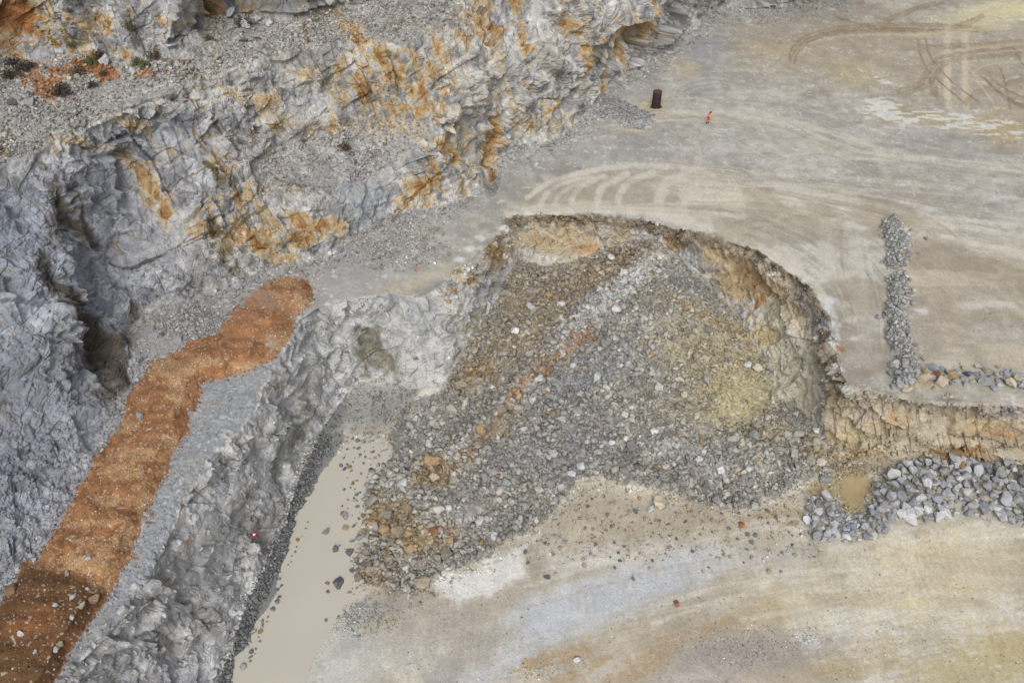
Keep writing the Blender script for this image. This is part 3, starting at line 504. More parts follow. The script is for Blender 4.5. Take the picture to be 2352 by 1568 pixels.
# windrow
mix((slice(None), slice(None)), (150,150,147), sstep(.1, .5, WR+.4*(nB-.5))*(V < 905)*FM*.9)
mix((slice(None), slice(None)), (150,150,152), SMALL*.8)

# --- lower floor
LM = (below_toe & ~pond & (REG != MOUNDR)).astype(np.float32)
lo = lerp((164,158,144), (197,193,180), sstep(.3, .7, .72*nG+.28*fbm((gx*.93+gy*.37)/7, (gx*-.37+gy*.93)/1.1, gx*0, 431, 4)))+((nH-.5)*10)[..., None]
C += (lo-C)*(sstep(.3, .7, blur(below_toe.astype(np.float32), 2, 1)))[..., None]
a_ = (slice(None), slice(None))
nE = fbm((gx*.97+gy*.22)/5, (gx*-.22+gy*.97)/.22, gx*0, 435, 4)
mt_ = fbm(gx/2.2, gy/2.2, gx*0, 437, 5)
mix(a_, (208,207,203), LM*sstep(.52, .62, mt_)*.5); mix(a_, (158,148,130), LM*sstep(.46, .34, mt_)*.38)
mix(a_, (206,201,184), LM*sstep(.5, .66, nE)*.22); mix(a_, (156,146,124), LM*sstep(.48, .36, nE)*.20)
blob(2150,1330,260,110,(196,184,150),.6,-4,.6,.8,LM); blob(2100,1270,200,50,(200,192,168),.7,-8,.6,.8,LM); blob(2250,1530,160,60,(184,170,124),.75,-12,.7,.8,LM); blob(2330,1480,120,60,(180,164,116),.55,0,.7,.8,LM)
blob(1800,1380,120,60,(190,180,152),.5,-10,.7,.8,LM); blob(1930,1530,180,30,(168,152,118),.6,-4,.9,.8,LM); blob(1740,1420,80,60,(172,158,128),.6,-20,.8,.8,LM)
blob(2100,1400,60,40,(200,192,156),.5,0,.9,.8,LM); blob(1900,1440,70,30,(204,200,184),.5,0,1,.8,LM); blob(2020,1480,80,30,(172,156,124),.5,0,.9,.8,LM)
patch([(1190,1378),(1300,1338),(1440,1300),(1540,1268),(1640,1250),(1660,1290),(1600,1350),(1500,1390),(1390,1440),(1280,1490),(1200,1530),(1130,1572),(1060,1572),(1120,1520),(1180,1470),(1150,1420)], (182,186,192), .8, 26, 20, LM)
patch([(1560,1262),(1700,1250),(1860,1262),(1840,1290),(1700,1300),(1610,1330)], (190,190,190), .55, 16, 14, LM)
patch([(990,1345),(1010,1320),(1080,1308),(1140,1282),(1212,1238),(1208,1325),(1160,1352),(1110,1370),(1060,1394),(1010,1374)], (212,210,205), .92, 10, 14, LM)
patch([(1060,1400),(1150,1360),(1215,1330),(1290,1320),(1420,1300),(1240,1360),(1150,1400),(1090,1440),(1000,1450),(980,1410)], (168,162,148), .7, 14, 12, LM)
patch([(960,1570),(1010,1500),(1100,1440),(1210,1435),(1150,1490),(1060,1560),(1040,1590)], (162,158,152), .75, 16, 12, LM)
patch([(1030,1590),(1100,1530),(1200,1470),(1215,1480),(1150,1540),(1090,1590)], (190,189,187), .5, 14, 12, LM)
blob(1000,1440,140,50,(168,162,152),.6,-20,.7,.8,LM)
blob(760,1540,160,110,(190,192,186),.85,-15,.6,.8,LM); blob(800,1470,50,16,(172,172,168),.6,0,1.1,.7,LM); blob(830,1410,110,26,(150,150,148),.7,-14,1.0,.7,LM); blob(790,1480,40,30,(150,152,152),.5,0,1.2,.7,LM); blob(900,1390,60,24,(156,150,142),.6,0,.9,.7,LM)
blob(950,1500,60,60,(166,162,156),.5,0,.8,.8,LM)
for a in [(1240,1520,50,20,-20),(1320,1500,50,24,-25),(1420,1560,70,22,-12),(1500,1520,70,26,-10),(1290,1560,50,14,-20),(1560,1480,60,14,-14),(1640,1440,50,14,-20),(1380,1520,34,14,-30),(1555,1460,60,10,-12)]:
    blob(a[0], a[1], a[2], a[3], (164,136,96), .65, a[4], 1.2, .6, LM)
patch([(1180,1600),(1230,1500),(1330,1450),(1480,1420),(1660,1400),(1740,1380),(1720,1440),(1900,1500),(1850,1600)], (168,156,138), .5, 30, 22, LM)
patch([(1540,1500),(1640,1450),(1760,1450),(1840,1480),(1900,1500),(1840,1530),(1720,1560),(1560,1600),(1500,1590)], (156,150,146), .65, 20, 20, LM)
blob(1600,1560,90,26,(188,182,174),.6,-14,1,.7,LM); blob(1860,1470,50,16,(196,196,194),.5,0,1.2,.7,LM); blob(1420,1590,70,20,(164,158,158),.6,0,.8,.7,LM); blob(1300,1400,0.1,0.1,(0,0,0),0)
patch([(1440,1290),(1700,1180),(1830,1165),(1850,1230),(1800,1250),(1640,1250),(1500,1290)], (186,176,158), .5, 18, 14, LM)
line([(1700,1196),(1770,1178),(1850,1176)], 9, (160,140,108), .7, .3, 5, LM); line([(1795,1208),(1830,1200)], 6, (150,130,98), .6, .3, 4, LM)
blob(1780,1155,90,12,(196,190,182),.6,-6,1.0,.7,LM)
patch([(1250,1190),(1330,1110),(1500,1130),(1700,1160),(1840,1130),(1840,1170),(1680,1200),(1500,1240),(1300,1260),(1220,1250)], (164,154,136), .7, 18, 16, LM)
patch([(1930,1080),(1985,1072),(2000,1130),(1975,1180),(1935,1180),(1920,1130)], (162,142,100), .9, 8, 8, LM)
patch([(1850,1110),(1930,1090),(1925,1140),(1860,1145)], (160,146,116), .8, 10, 8, LM); blob(2015,1110,24,16,(160,144,110),.7,0,.8,.7,LM); patch([(1895,1058),(2060,1050),(2400,1052),(2400,1085),(2040,1090),(1990,1090),(1890,1095)], (150,140,118), .85, 10, 12, LM); patch(HEAP, (150,146,136), .8, 8, 10, LM*(1-.9*inpoly([(1925,1085),(2000,1072),(2010,1130),(1985,1180),(1945,1180),(1915,1140)], U, V)))
for P_, W_ in [([(1200,1350),(1400,1290),(1600,1240),(1800,1210),(2000,1240),(2352,1230)],5),([(1500,1400),(1700,1330),(1900,1310),(2352,1330)],6),([(1500,1430),(1700,1370),(2000,1350),(2352,1380)],6),([(1700,1420),(1900,1400),(2200,1410),(2400,1400)],7),([(1850,1500),(2050,1470),(2352,1440)],6),([(2100,1430),(2140,1480),(2200,1520),(2300,1530)],4),([(2140,1420),(2170,1470),(2240,1500)],4),([(2080,1420),(2080,1520)],5)]:
    line(P_, W_, (206,202,188), .4, .8, 4, LM, True, nE)
for P_, W_ in [([(1180,1400),(1300,1370),(1500,1310),(1700,1270)],4),([(1400,1420),(1560,1360),(1700,1330),(1950,1320)],4),([(1900,1270),(2000,1280),(2100,1275),(2352,1290)],4),([(2040,1250),(2120,1275),(2200,1270)],6),([(1900,1350),(2100,1345),(2352,1360)],4),([(1800,1450),(2000,1430),(2200,1460),(2400,1450)],5),([(2200,1250),(2300,1265),(2400,1260)],4)]:
    line(P_, W_*.7, (166,154,130), .34, .8, 4, LM, True, nE)
# close-set bars of tyre lugs on the soft floor
lug = (np.sin(gx*9.0+1.5*nG)*.5+.5)*sstep(.52, .62, fbm(gx/3, gy/.8, gx*0, 441, 3))
mix(a_, (150,138,116), LM*lug*.16*(V > 1180))
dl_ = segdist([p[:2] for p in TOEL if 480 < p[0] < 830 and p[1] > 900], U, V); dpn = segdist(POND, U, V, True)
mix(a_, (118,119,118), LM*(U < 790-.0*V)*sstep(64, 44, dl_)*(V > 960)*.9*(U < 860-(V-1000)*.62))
mix(a_, (186,184,174), LM*sstep(60, 8, dpn+40*(nB-.5))*(U > 690)*(V > 1395)*.9)
mix(a_, (178,176,164), pond*1.0)
# --- rubble slope, base tint (stones take theirs from it too)
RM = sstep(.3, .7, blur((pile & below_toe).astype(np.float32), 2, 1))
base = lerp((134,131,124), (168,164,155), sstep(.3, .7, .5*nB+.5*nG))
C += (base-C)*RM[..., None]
PM = RM
patch([(1168,600),(1260,615),(1320,605),(1400,580),(1470,560),(1520,580),(1430,640),(1330,720),(1240,800),(1140,860),(1050,900),(1090,780),(1150,690)], (148,136,114), .7, 30, 24, PM)
blob(1430,595,60,26,(132,116,90),.65,-16,.9,.7,PM); blob(1350,640,80,24,(144,126,98),.5,-22,.9,.7,PM); blob(1180,700,40,50,(146,136,116),.6,0,.9,.7,PM); blob(1090,860,50,26,(140,116,80),.6,-20,1,.7,PM)
blob(1450,645,80,26,(186,187,186),.95,-38,.9,.7,PM); blob(1370,705,80,24,(174,176,177),.85,-40,.9,.7,PM); blob(1290,790,80,24,(164,166,167),.7,-45,.9,.7,PM); blob(1480,610,40,18,(178,172,160),.7,-20,.9,.7,PM); blob(1500,620,50,22,(168,166,160),.7,20,.8,.7,PM)
blob(1590,660,70,34,(140,138,134),.7,25,.8,.7,PM); blob(1540,700,60,20,(160,148,124),.5,20,.9,.7,PM); blob(1620,730,80,16,(164,138,98),.7,28,.9,.6,PM); blob(1700,760,60,14,(160,124,76),.55,38,1,.6,PM)
blob(1640,820,150,110,(166,156,128),.75,35,.6,.8,PM); blob(1700,900,100,90,(174,163,126),.85,20,.6,.8,PM); blob(1700,925,50,40,(180,170,132),.8,20,.6,.8,PM); blob(1600,940,110,50,(160,152,124),.6,0,.8,.8,PM)
blob(1760,1000,110,40,(150,144,120),.7,0,.7,.8,PM); blob(1880,1040,50,40,(160,148,116),.7,0,.7,.8,PM); blob(1620,1060,160,40,(150,150,144),.5,0,.8,.8,PM); blob(1540,1040,60,24,(164,166,166),.6,0,.9,.7,PM)
blob(1760,760,50,60,(176,160,116),.5,0,.7,.8,PM)
for P_, W_, A_ in [([(1362,768),(1300,800),(1250,845)],13,.95),([(1250,845),(1200,890),(1180,925)],11,.9),([(1180,925),(1140,980),(1100,1030),(1080,1050)],11,.65),([(1080,1050),(1040,1090),(1000,1100)],14,.5)]:
    line(P_, W_, (158,114,74), A_*.75, .95, 14, PM, True, vnoise(U/5, V/4, U*0, 77))
blob(1000,1090,60,36,(142,114,74),.7,-20,1.1,.7,PM); blob(900,1190,60,50,(142,118,78),.65,0,1.2,.7,PM); blob(960,1240,90,40,(146,120,80),.55,0,1.2,.7,PM); blob(870,1320,50,40,(140,124,94),.6,0,1.2,.7,PM); blob(1130,1000,100,20,(142,126,98),.4,-40,1,.7,PM)
blob(1250,1050,180,70,(138,139,139),.6,-10,.8,.8,PM); blob(1350,1010,120,30,(142,144,145),.5,-10,.8,.8,PM); blob(1350,860,140,50,(138,142,146),.6,-35,.8,.8,PM); blob(960,1010,80,50,(150,152,150),.5,-30,.8,.8,PM)
# gully foot
blob(850,955,90,50,(142,140,134),.9,0,.7,.8,(1-PM)*LM); patch([(790,895),(830,870),(945,885),(950,930),(860,960),(760,1010),(740,1000)], (146,146,142), .85, 12, 10, LM*(1-PM))
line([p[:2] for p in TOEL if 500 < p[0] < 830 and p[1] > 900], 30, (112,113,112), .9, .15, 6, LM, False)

# --- soil bank
MS = mound.astype(np.float32); MSs = MS
sp = fbm(U/6, V/5, U*0, 451, 3)
so = lerp((140,94,58), (166,116,76), sstep(.3, .7, nB)); C += (so-C)*MSs[..., None]
grv = np.zeros_like(U)
for a in [(650,650,44,16),(395,848,80,34),(470,830,50,18),(320,1045,80,20),(405,900,30,50),(290,1085,84,24),(200,1290,90,30),(385,1020,30,30),(250,1150,50,14),(190,1240,50,14),(250,1250,60,18),(200,1300,90,26),(330,1150,24,60),(290,1230,24,40),(640,780,26,30),(300,980,40,16),(220,1200,100,10),(240,1350,30,24),(560,840,50,12),(690,690,24,24)]:
    grv = np.maximum(grv, np.exp(-((U-a[0])/a[2])**2-((V-a[1])/a[3])**2))
gk = sstep(.28, .80, grv+.9*(sp-.5)+.5*(nF-.5)+.4*(nB-.5))*MSs
mix(a_, (186,152,106), gk*.62)
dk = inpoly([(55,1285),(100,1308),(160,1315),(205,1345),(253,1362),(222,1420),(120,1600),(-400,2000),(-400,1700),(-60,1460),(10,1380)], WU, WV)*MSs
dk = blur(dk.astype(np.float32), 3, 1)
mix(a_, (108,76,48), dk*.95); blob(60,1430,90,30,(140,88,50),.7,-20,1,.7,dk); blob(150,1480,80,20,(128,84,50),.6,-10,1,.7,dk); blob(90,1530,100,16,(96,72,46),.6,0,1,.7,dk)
mix(a_, (192,188,180), MSs*sstep(.80, .86, vnoise(X/.16, Y/.16, Z/.16, 461))*.7)
for a in [(610,680,60,14,(180,160,140)),(620,700,80,10,(166,150,136)),(690,725,26,8,(160,158,158)),(620,790,14,30,(156,150,146)),(560,750,40,30,(172,120,78))]:
    blob(a[0], a[1], a[2], a[3], a[4], .5, 0, 1, .7, MSs)
for a in [(350,1181,7,5),(341,1200,8,4),(318,1300,8,4),(362,1106,6,4),(308,1281,10,3)]: blob(a[0], a[1], a[2], a[3], (140,96,58), .9, 0, .7, .5)
# speckle of loose stone chips on everything gravelly
chip = vnoise(X/.17, Y/.17, Z/.17, 471)
gm = np.clip(gravel, 0, 1)*(1-MSs)
C *= (1+ (chip-.5)*(.10+.30*gm))[..., None]
C *= (1+(nH-.5)*.10)[..., None]
gC = C.mean(2, keepdims=True); C = gC+(C-gC)*np.where(np.abs(C-gC).max(2, keepdims=True) > 26, .84, 1.0)
C = np.clip(C, 20, 232)
LIN = srgb(C)*1.0

print("colours done")

# ------------------------------------------------------------------ materials
def mat_stone(name, scale=6.0, bump=.35, dist=.05, rgh=.92, var=.28, var_scale=9.0):
    m = bpy.data.materials.new(name); m.use_nodes = True; n = m.node_tree; b = n.nodes["Principled BSDF"]; L = n.links.new
    at = n.nodes.new("ShaderNodeAttribute"); at.attribute_name = "Col"
    tc = n.nodes.new("ShaderNodeTexCoord")
    no = n.nodes.new("ShaderNodeTexNoise"); no.inputs['Scale'].default_value = var_scale; no.inputs['Detail'].default_value = 5; no.inputs['Roughness'].default_value = .7
    L(tc.outputs['Object'], no.inputs['Vector'])
    mr = n.nodes.new("ShaderNodeMapRange"); mr.inputs['From Min'].default_value = .3; mr.inputs['From Max'].default_value = .7; mr.inputs['To Min'].default_value = 1-var; mr.inputs['To Max'].default_value = 1+var
    L(no.outputs['Fac'], mr.inputs['Value'])
    vm = n.nodes.new("ShaderNodeVectorMath"); vm.operation = 'SCALE'; L(at.outputs['Color'], vm.inputs[0]); L(mr.outputs[0], vm.inputs['Scale'])
    L(vm.outputs[0], b.inputs['Base Color'])
    vo = n.nodes.new("ShaderNodeTexVoronoi"); vo.inputs['Scale'].default_value = scale; L(tc.outputs['Object'], vo.inputs['Vector'])
    n2 = n.nodes.new("ShaderNodeTexNoise"); n2.inputs['Scale'].default_value = scale*1.7; n2.inputs['Detail'].default_value = 6; L(tc.outputs['Object'], n2.inputs['Vector'])
    ad = n.nodes.new("ShaderNodeMath"); ad.operation = 'ADD'; L(vo.outputs['Distance'], ad.inputs[0]); L(n2.outputs['Fac'], ad.inputs[1])
    bp = n.nodes.new("ShaderNodeBump"); bp.inputs['Strength'].default_value = bump; bp.inputs['Distance'].default_value = dist; L(ad.outputs[0], bp.inputs['Height'])
    L(bp.outputs[0], b.inputs['Normal']); b.inputs['Roughness'].default_value = rgh; b.inputs['Specular IOR Level'].default_value = .15
    return m
M_rock = mat_stone("rock_face", 2.6, .5, .08, var=.22)
M_floor = mat_stone("packed_floor", 6.0, .45, .05, var=.15, var_scale=7.0)
M_rub = mat_stone("rubble_stone", 5.0, .7, .08, var=.22)
M_blk = mat_stone("broken_stone", 3.0, .6, .06, var=.20, var_scale=4.0)
M_soil = mat_stone("red_soil", 8.0, .7, .05, var=.22, var_scale=7)
def mat_plain(name, c, rgh=.8, metal=0, var=.15, sc=5):
    m = bpy.data.materials.new(name); m.use_nodes = True; n = m.node_tree; b = n.nodes["Principled BSDF"]
    no = n.nodes.new("ShaderNodeTexNoise"); no.inputs['Scale'].default_value = sc; no.inputs['Detail'].default_value = 5
    cr_ = n.nodes.new("ShaderNodeMixRGB"); c = [float(q) for q in srgb(c)]
    cr_.inputs[1].default_value = (*[q*(1-var) for q in c], 1); cr_.inputs[2].default_value = (*[min(1, q*(1+var)) for q in c], 1)
    tc = n.nodes.new("ShaderNodeTexCoord"); n.links.new(tc.outputs['Object'], no.inputs['Vector'])
    n.links.new(no.outputs['Fac'], cr_.inputs[0]); n.links.new(cr_.outputs[0], b.inputs['Base Color'])
    b.inputs['Roughness'].default_value = rgh; b.inputs['Metallic'].default_value = metal
    return m

# ------------------------------------------------------------------ ground meshes cut from the grid
def grid_mesh(name, mask, mat, kind='structure', label=None, cat=None):
    """mask on quads (NV-1, NU-1); the surface between survey lines, one mesh per stretch of ground"""
    j, i = np.nonzero(mask)
    a = j*NU+i; q = np.stack([a, a+NU, a+NU+1, a+1], 1)
    used, inv = np.unique(q.ravel(), return_inverse=True)
    me = bpy.data.meshes.new(name); nv = len(used); nf = len(q)
    me.vertices.add(nv); me.vertices.foreach_set('co', np.stack([X.ravel()[used], Y.ravel()[used], Z.ravel()[used]], 1).astype(np.float32).ravel())
    me.loops.add(nf*4); me.loops.foreach_set('vertex_index', inv.astype(np.int32).ravel())
    me.polygons.add(nf); me.polygons.foreach_set('loop_start', np.arange(0, nf*4, 4, dtype=np.int32))
    me.update(calc_edges=True)
    me.polygons.foreach_set('use_smooth', np.full(nf, mat is not M_rock, bool))
    ca = me.color_attributes.new('Col', 'FLOAT_COLOR', 'POINT')
    ca.data.foreach_set('color', np.concatenate([LIN.reshape(-1, 3)[used], np.ones((nv, 1), np.float32)], 1).ravel())
    me.materials.append(mat); o = bpy.data.objects.new(name, me); COL.objects.link(o); o['kind'] = kind
    if label: o['label'] = label
    if cat: o['category'] = cat
    return o
qr = REG[:-1, :-1]
grid_mesh('upper_ground', qr == FLOOR, M_floor)
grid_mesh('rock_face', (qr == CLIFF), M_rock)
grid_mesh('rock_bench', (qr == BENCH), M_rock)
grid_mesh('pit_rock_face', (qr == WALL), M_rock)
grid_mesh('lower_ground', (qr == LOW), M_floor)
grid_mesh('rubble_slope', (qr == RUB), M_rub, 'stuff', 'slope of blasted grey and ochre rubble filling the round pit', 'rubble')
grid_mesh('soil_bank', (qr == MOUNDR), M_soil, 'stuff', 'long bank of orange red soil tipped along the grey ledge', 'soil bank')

# milky pond
pu = [(p[0], p[1]) for p in POND]; cx = sum(p[0] for p in pu)/len(pu)
wp = [unproj(u+(30 if u > 720 and v > 1000 else -20), v, WATER_Z) for u, v in [(800,990),(900,990),(905,1060),(870,1200),(850,1300),(900,1390),(800,1440),(780,1500),(740,1600),(660,1800),(500,2300),(300,2700),(0,2700),(230,2200),(410,1750),(500,1568),(540,1440),(600,1320),(640,1240),(670,1150),(710,1060),(760,1000)]]
bm = bmesh.new(); f = bm.faces.new([bm.verts.new(p) for p in wp]); 
if f.normal.z < 0: f.normal_flip()
me = bpy.data.meshes.new('water'); bm.to_mesh(me); bm.free(); wo = bpy.data.objects.new('water', me); COL.objects.link(wo); wo['kind'] = 'structure'
mw = bpy.data.materials.new('milky_water'); mw.use_nodes = True; n = mw.node_tree; b = n.nodes["Principled BSDF"]
b.inputs['Roughness'].default_value = .3; b.inputs['Specular IOR Level'].default_value = .4
tc = n.nodes.new("ShaderNodeTexCoord"); no = n.nodes.new("ShaderNodeTexNoise"); no.inputs['Scale'].default_value = .25; no.inputs['Detail'].default_value = 4
n.links.new(tc.outputs['Object'], no.inputs['Vector']); cr_ = n.nodes.new("ShaderNodeMixRGB"); n.links.new(no.outputs['Fac'], cr_.inputs[0])
cr_.inputs[1].default_value = (*[float(q) for q in srgb((182,177,163))], 1); cr_.inputs[2].default_value = (*[float(q) for q in srgb((190,186,174))], 1)
n.links.new(cr_.outputs[0], b.inputs['Base Color'])
wv = n.nodes.new("ShaderNodeTexNoise"); wv.inputs['Scale'].default_value = 2.5; wv.inputs['Detail'].default_value = 3; n.links.new(tc.outputs['Object'], wv.inputs['Vector'])
bp = n.nodes.new("ShaderNodeBump"); bp.inputs['Strength'].default_value = .12; bp.inputs['Distance'].default_value = .05; n.links.new(wv.outputs['Fac'], bp.inputs['Height']); n.links.new(bp.outputs[0], b.inputs['Normal'])
me.materials.append(mw)

# ------------------------------------------------------------------ broken stones
def hull_proto(npts, ax, bev=0.0, seed=0, sub=0, rgh=0.0):
    r = random.Random(seed); bm = bmesh.new()
    for k in range(npts):
        v_ = Vector((r.gauss(0, 1), r.gauss(0, 1), r.gauss(0, 1))).normalized()
        q = r.uniform(.78, 1.0); m_ = max(abs(v_.x), abs(v_.y), abs(v_.z))
        v_ = v_*q*(1+0.35*(1/m_-1))
        bm.verts.new((v_.x*ax[0]*.5, v_.y*ax[1]*.5, v_.z*ax[2]*.5))
    res = bmesh.ops.convex_hull(bm, input=bm.verts)
    bmesh.ops.delete(bm, geom=[g for g in set(res['geom_interior']+res['geom_unused']) if isinstance(g, bmesh.types.BMVert)], context='VERTS')
    if bev: 
        bmesh.ops.dissolve_limit(bm, angle_limit=math.radians(12), verts=bm.verts, edges=bm.edges)
        bmesh.ops.bevel(bm, geom=list(bm.edges), offset=bev, segments=1, affect='EDGES', profile=.6)
    if sub:
        bmesh.ops.triangulate(bm, faces=bm.faces)
        bmesh.ops.subdivide_edges(bm, edges=bm.edges, cuts=sub, use_grid_fill=True)
        from mathutils import noise as mn
        for v in bm.verts: v.co += v.co.normalized()*(mn.noise(v.co*3.1+Vector((seed, 0, 0)))*rgh+mn.noise(v.co*8+Vector((0, seed, 0)))*rgh*.5)
    bmesh.ops.triangulate(bm, faces=bm.faces)
    bm.normal_update()
    vs = np.array([v.co[:] for v in bm.verts], np.float32); bm.verts.index_update()
    fs = np.array([[v.index for v in f.verts] for f in bm.faces], np.int32); bm.free()
    return vs, fs
PS = [hull_proto(random.choice((9, 10, 12, 14)), (1.0, random.uniform(.6, .95), random.uniform(.4, .75)), 0, 100+k) for k in range(40)]
PB = [hull_proto(random.choice((11, 13, 15, 18)), (1.0, random.uniform(.65, .95), random.uniform(.5, .8)), .02, 300+k, 1, .06) for k in range(26)]
def rotm(n, tilt=1.0):
    a = rng.uniform(0, 2*np.pi, n); b = rng.normal(0, .5*tilt, n); c = rng.normal(0, .5*tilt, n)
    ca, sa, cb, sb, cc, sc = np.cos(a), np.sin(a), np.cos(b), np.sin(b), np.cos(c), np.sin(c)
    R = np.empty((n, 3, 3)); o_ = np.zeros(n); i_ = np.ones(n)
    Rz = np.stack([ca, -sa, o_, sa, ca, o_, o_, o_, i_], 1).reshape(n, 3, 3)
    Rx = np.stack([i_, o_, o_, o_, cb, -sb, o_, sb, cb], 1).reshape(n, 3, 3)
    Ry = np.stack([cc, o_, sc, o_, i_, o_, -sc, o_, cc], 1).reshape(n, 3, 3)
    return Rx @ Ry @ Rz
def cellarea():
    ax, ay = np.gradient(X, axis=1), np.gradient(Y, axis=1); bx, by = np.gradient(X, axis=0), np.gradient(Y, axis=0)
    return np.abs(ax*by-ay*bx)
AREA = np.clip(cellarea(), 0, .3)
def pick(weight, n):
    p = (weight*AREA).ravel().astype(np.float64); c = np.cumsum(p); idx = np.searchsorted(c, rng.uniform(0, c[-1], n)); return np.clip(idx, 0, p.size-1)
def tint(idx, v=.2, och=0.0, wht=0.0):
    n = len(idx); c = LIN.reshape(-1, 3)[idx].copy(); g = c.mean(1, keepdims=True)
    c = g+(c-g)*rng.uniform(.5, 1.25, (n, 1))
    c *= np.exp(rng.normal(0, v, (n, 1)))
    if och:
        m = rng.random(n) < och; c[m] = np.array([.36, .25, .12])*rng.uniform(.6, 1.2, (m.sum(), 1))
    if wht:
        m = rng.random(n) < wht; c[m] = np.array([.52, .52, .51])*rng.uniform(.8, 1.15, (m.sum(), 1))
    return np.clip(c, .02, .8)
def stones_mesh(name, idx, size, colr, protos, mat, lift=.15, label=None, cat=None, zpos=None):
    n = len(idx); R = rotm(n); P = np.stack([X.ravel()[idx], Y.ravel()[idx], Z.ravel()[idx]+size*lift], 1)
    if zpos is not None: P[:, 2] = zpos
    P[:, :2] += rng.uniform(-.05, .05, (n, 2))
    pid = rng.integers(0, len(protos), n); VS, FS, CS = [], [], []; base = 0
    for k, (vs, fs) in enumerate(protos):
        s_ = np.nonzero(pid == k)[0]
        if not len(s_): continue
        vv = np.einsum('nij,kj->nki', R[s_], vs)*size[s_][:, None, None]+P[s_][:, None, :]
        VS.append(vv.reshape(-1, 3)); FS.append((fs[None]+(np.arange(len(s_))*len(vs))[:, None, None]).reshape(-1, 3)+base)
        CS.append(np.repeat(colr[s_], len(vs), 0)); base += len(s_)*len(vs)
    VS = np.concatenate(VS).astype(np.float32); FS = np.concatenate(FS).astype(np.int32); CS = np.concatenate(CS).astype(np.float32)
    me = bpy.data.meshes.new(name); me.vertices.add(len(VS)); me.vertices.foreach_set('co', VS.ravel())
    me.loops.add(len(FS)*3); me.loops.foreach_set('vertex_index', FS.ravel()); me.polygons.add(len(FS)); me.polygons.foreach_set('loop_start', np.arange(0, len(FS)*3, 3, dtype=np.int32))
    me.update(calc_edges=True)
    ca = me.color_attributes.new('Col', 'FLOAT_COLOR', 'POINT'); ca.data.foreach_set('color', np.concatenate([CS, np.ones((len(CS), 1), np.float32)], 1).ravel())
    me.materials.append(mat); o = bpy.data.objects.new(name, me); COL.objects.link(o); o['kind'] = 'stuff'
    if label: o['label'] = label
    if cat: o['category'] = cat
    return o
def powsize(n, lo, hi, e=2.2):
    r = rng.random(n); a = 1-e; return ((hi**a-lo**a)*r+lo**a)**(1/a)
def at(u, v):
    i = int(np.argmin(np.abs(du-u))); j = int(np.argmin(np.abs(dv-v))); return j*NU+i
UF, VF = U.ravel(), V.ravel()

pm = (pile & below_toe).astype(np.float32); inview = ((U > -160)&(U < 2520)&(V > -60)&(V < 1660)).astype(np.float32)
dens = blur(pm, 6, 2)
sand = sstep(.0, .5, 1-np.hypot((U-1705)/75, (V-920)/62)+.5*(nB-.5))
soft = np.clip(1-np.hypot((U-1600)/120, (V-655)/50), 0, 1)
idx = pick(pm*(1-.92*sand)*(1-.2*soft)*(.6+.8*sstep(.35, .6, nA)), 27000)
sz = powsize(len(idx), .20, .98, 2.1)*(.9+.35*sstep(.4, .65, nB.ravel()[idx]))
sz *= np.where((UF[idx] > 1500) & (VF[idx] < 1000), .8, 1)
stones_mesh('rubble', idx, sz, tint(idx, .16, .015, .01), PS, M_rub, .18, 'loose grey and ochre broken stones covering the pit slope', 'rubble')
# coarser scatter beyond the foot of the slope
foot = blur(pm, 14, 2)*(1-pm)*below_toe*(~pond)*(REG == LOW)
idx = pick(foot*(V > 1000)+.10*((V > 1120)&(V < 1290)&(U > 1180)&(U < 1900)&(REG == LOW))*(1-pm), 2600)
stones_mesh('scattered_rubble', idx, powsize(len(idx), .12, .5, 2.6), tint(idx, .28, .06, .06), PS, M_rub, .15, 'small stones strewn over the pale floor below the rubble slope', 'rubble')
# rubble strip at the waterside foot of the wall, gully, windrow, heaps, benches, toe of the cliffs
def near(L, r, pred=lambda p: True): return np.clip(1-segdist([p[:2] for p in L if pred(p)], U, V)/r, 0, 1)
strip = near(TOEL, 34, lambda p: 480 < p[0] < 960 and p[1] > 850)*(below_toe|(near(TOEL, 8, lambda p: p[0] < 960) > 0))*(~pond)*(V > 1000)
gul = ((REG == LOW)&(U < 960)&(V < 1060)&(U > 700)).astype(np.float32)
idx = np.concatenate([pick(strip, 6000), pick(gul*.5, 900)])
stones_mesh('waterside_rubble', idx, powsize(len(idx), .14, .65, 2.4), tint(idx, .25, .02, .01)*np.array([.92,.94,.96]), PS, M_rub, .2, 'dark grey stones lining the water at the foot of the tall wall', 'rubble')
shal = ((U > 700)&(U < 960)&(V > 1375)&(REG == LOW)).astype(np.float32)*np.clip(1-np.hypot((U-800)/150, (V-1420)/50), 0, 1)
idx = pick(shal, 1100)
stones_mesh('silt_rubble', idx, powsize(len(idx), .1, .35, 2.6), tint(idx, .25)*np.array([.8,.83,.86]), PS, M_rub, .1, 'fine grey chips in the silt at the lower shore', 'rubble')
wsm = sstep(.05, .4, WR)*(V < 900)
idx = pick(wsm, 2600); stones_mesh('windrow_rubble', idx, powsize(len(idx), .16, .75, 2.2), tint(idx, .22)*1.05, PS, M_rub, .2, 'narrow ridge of broken grey rock across the upper ground', 'rubble')
idx = pick(SMALL.astype(np.float32), 1000); stones_mesh('stone_heap', idx, powsize(len(idx), .2, .7, 2.1), tint(idx, .2), PS, M_rub, .2, 'low heap of grey stones beside the rusty casing', 'rubble')
hm = inpoly(HEAP, U, V)*inview
idx = pick(hm, 1800); stones_mesh('heap_chips', idx, powsize(len(idx), .15, .5, 2.3), tint(idx, .2)*.95, PS, M_rub, .15, 'small chips between the large boulders of the grey heap', 'rubble')
bw = ((REG == BENCH)&(inview > 0)).astype(np.float32)
bmask = bw*sstep(.35, .6, nG)+bw*.3
idx = np.concatenate([pick(bmask*(V < 300), 12000), pick(bmask*(V > 250), 4500)])
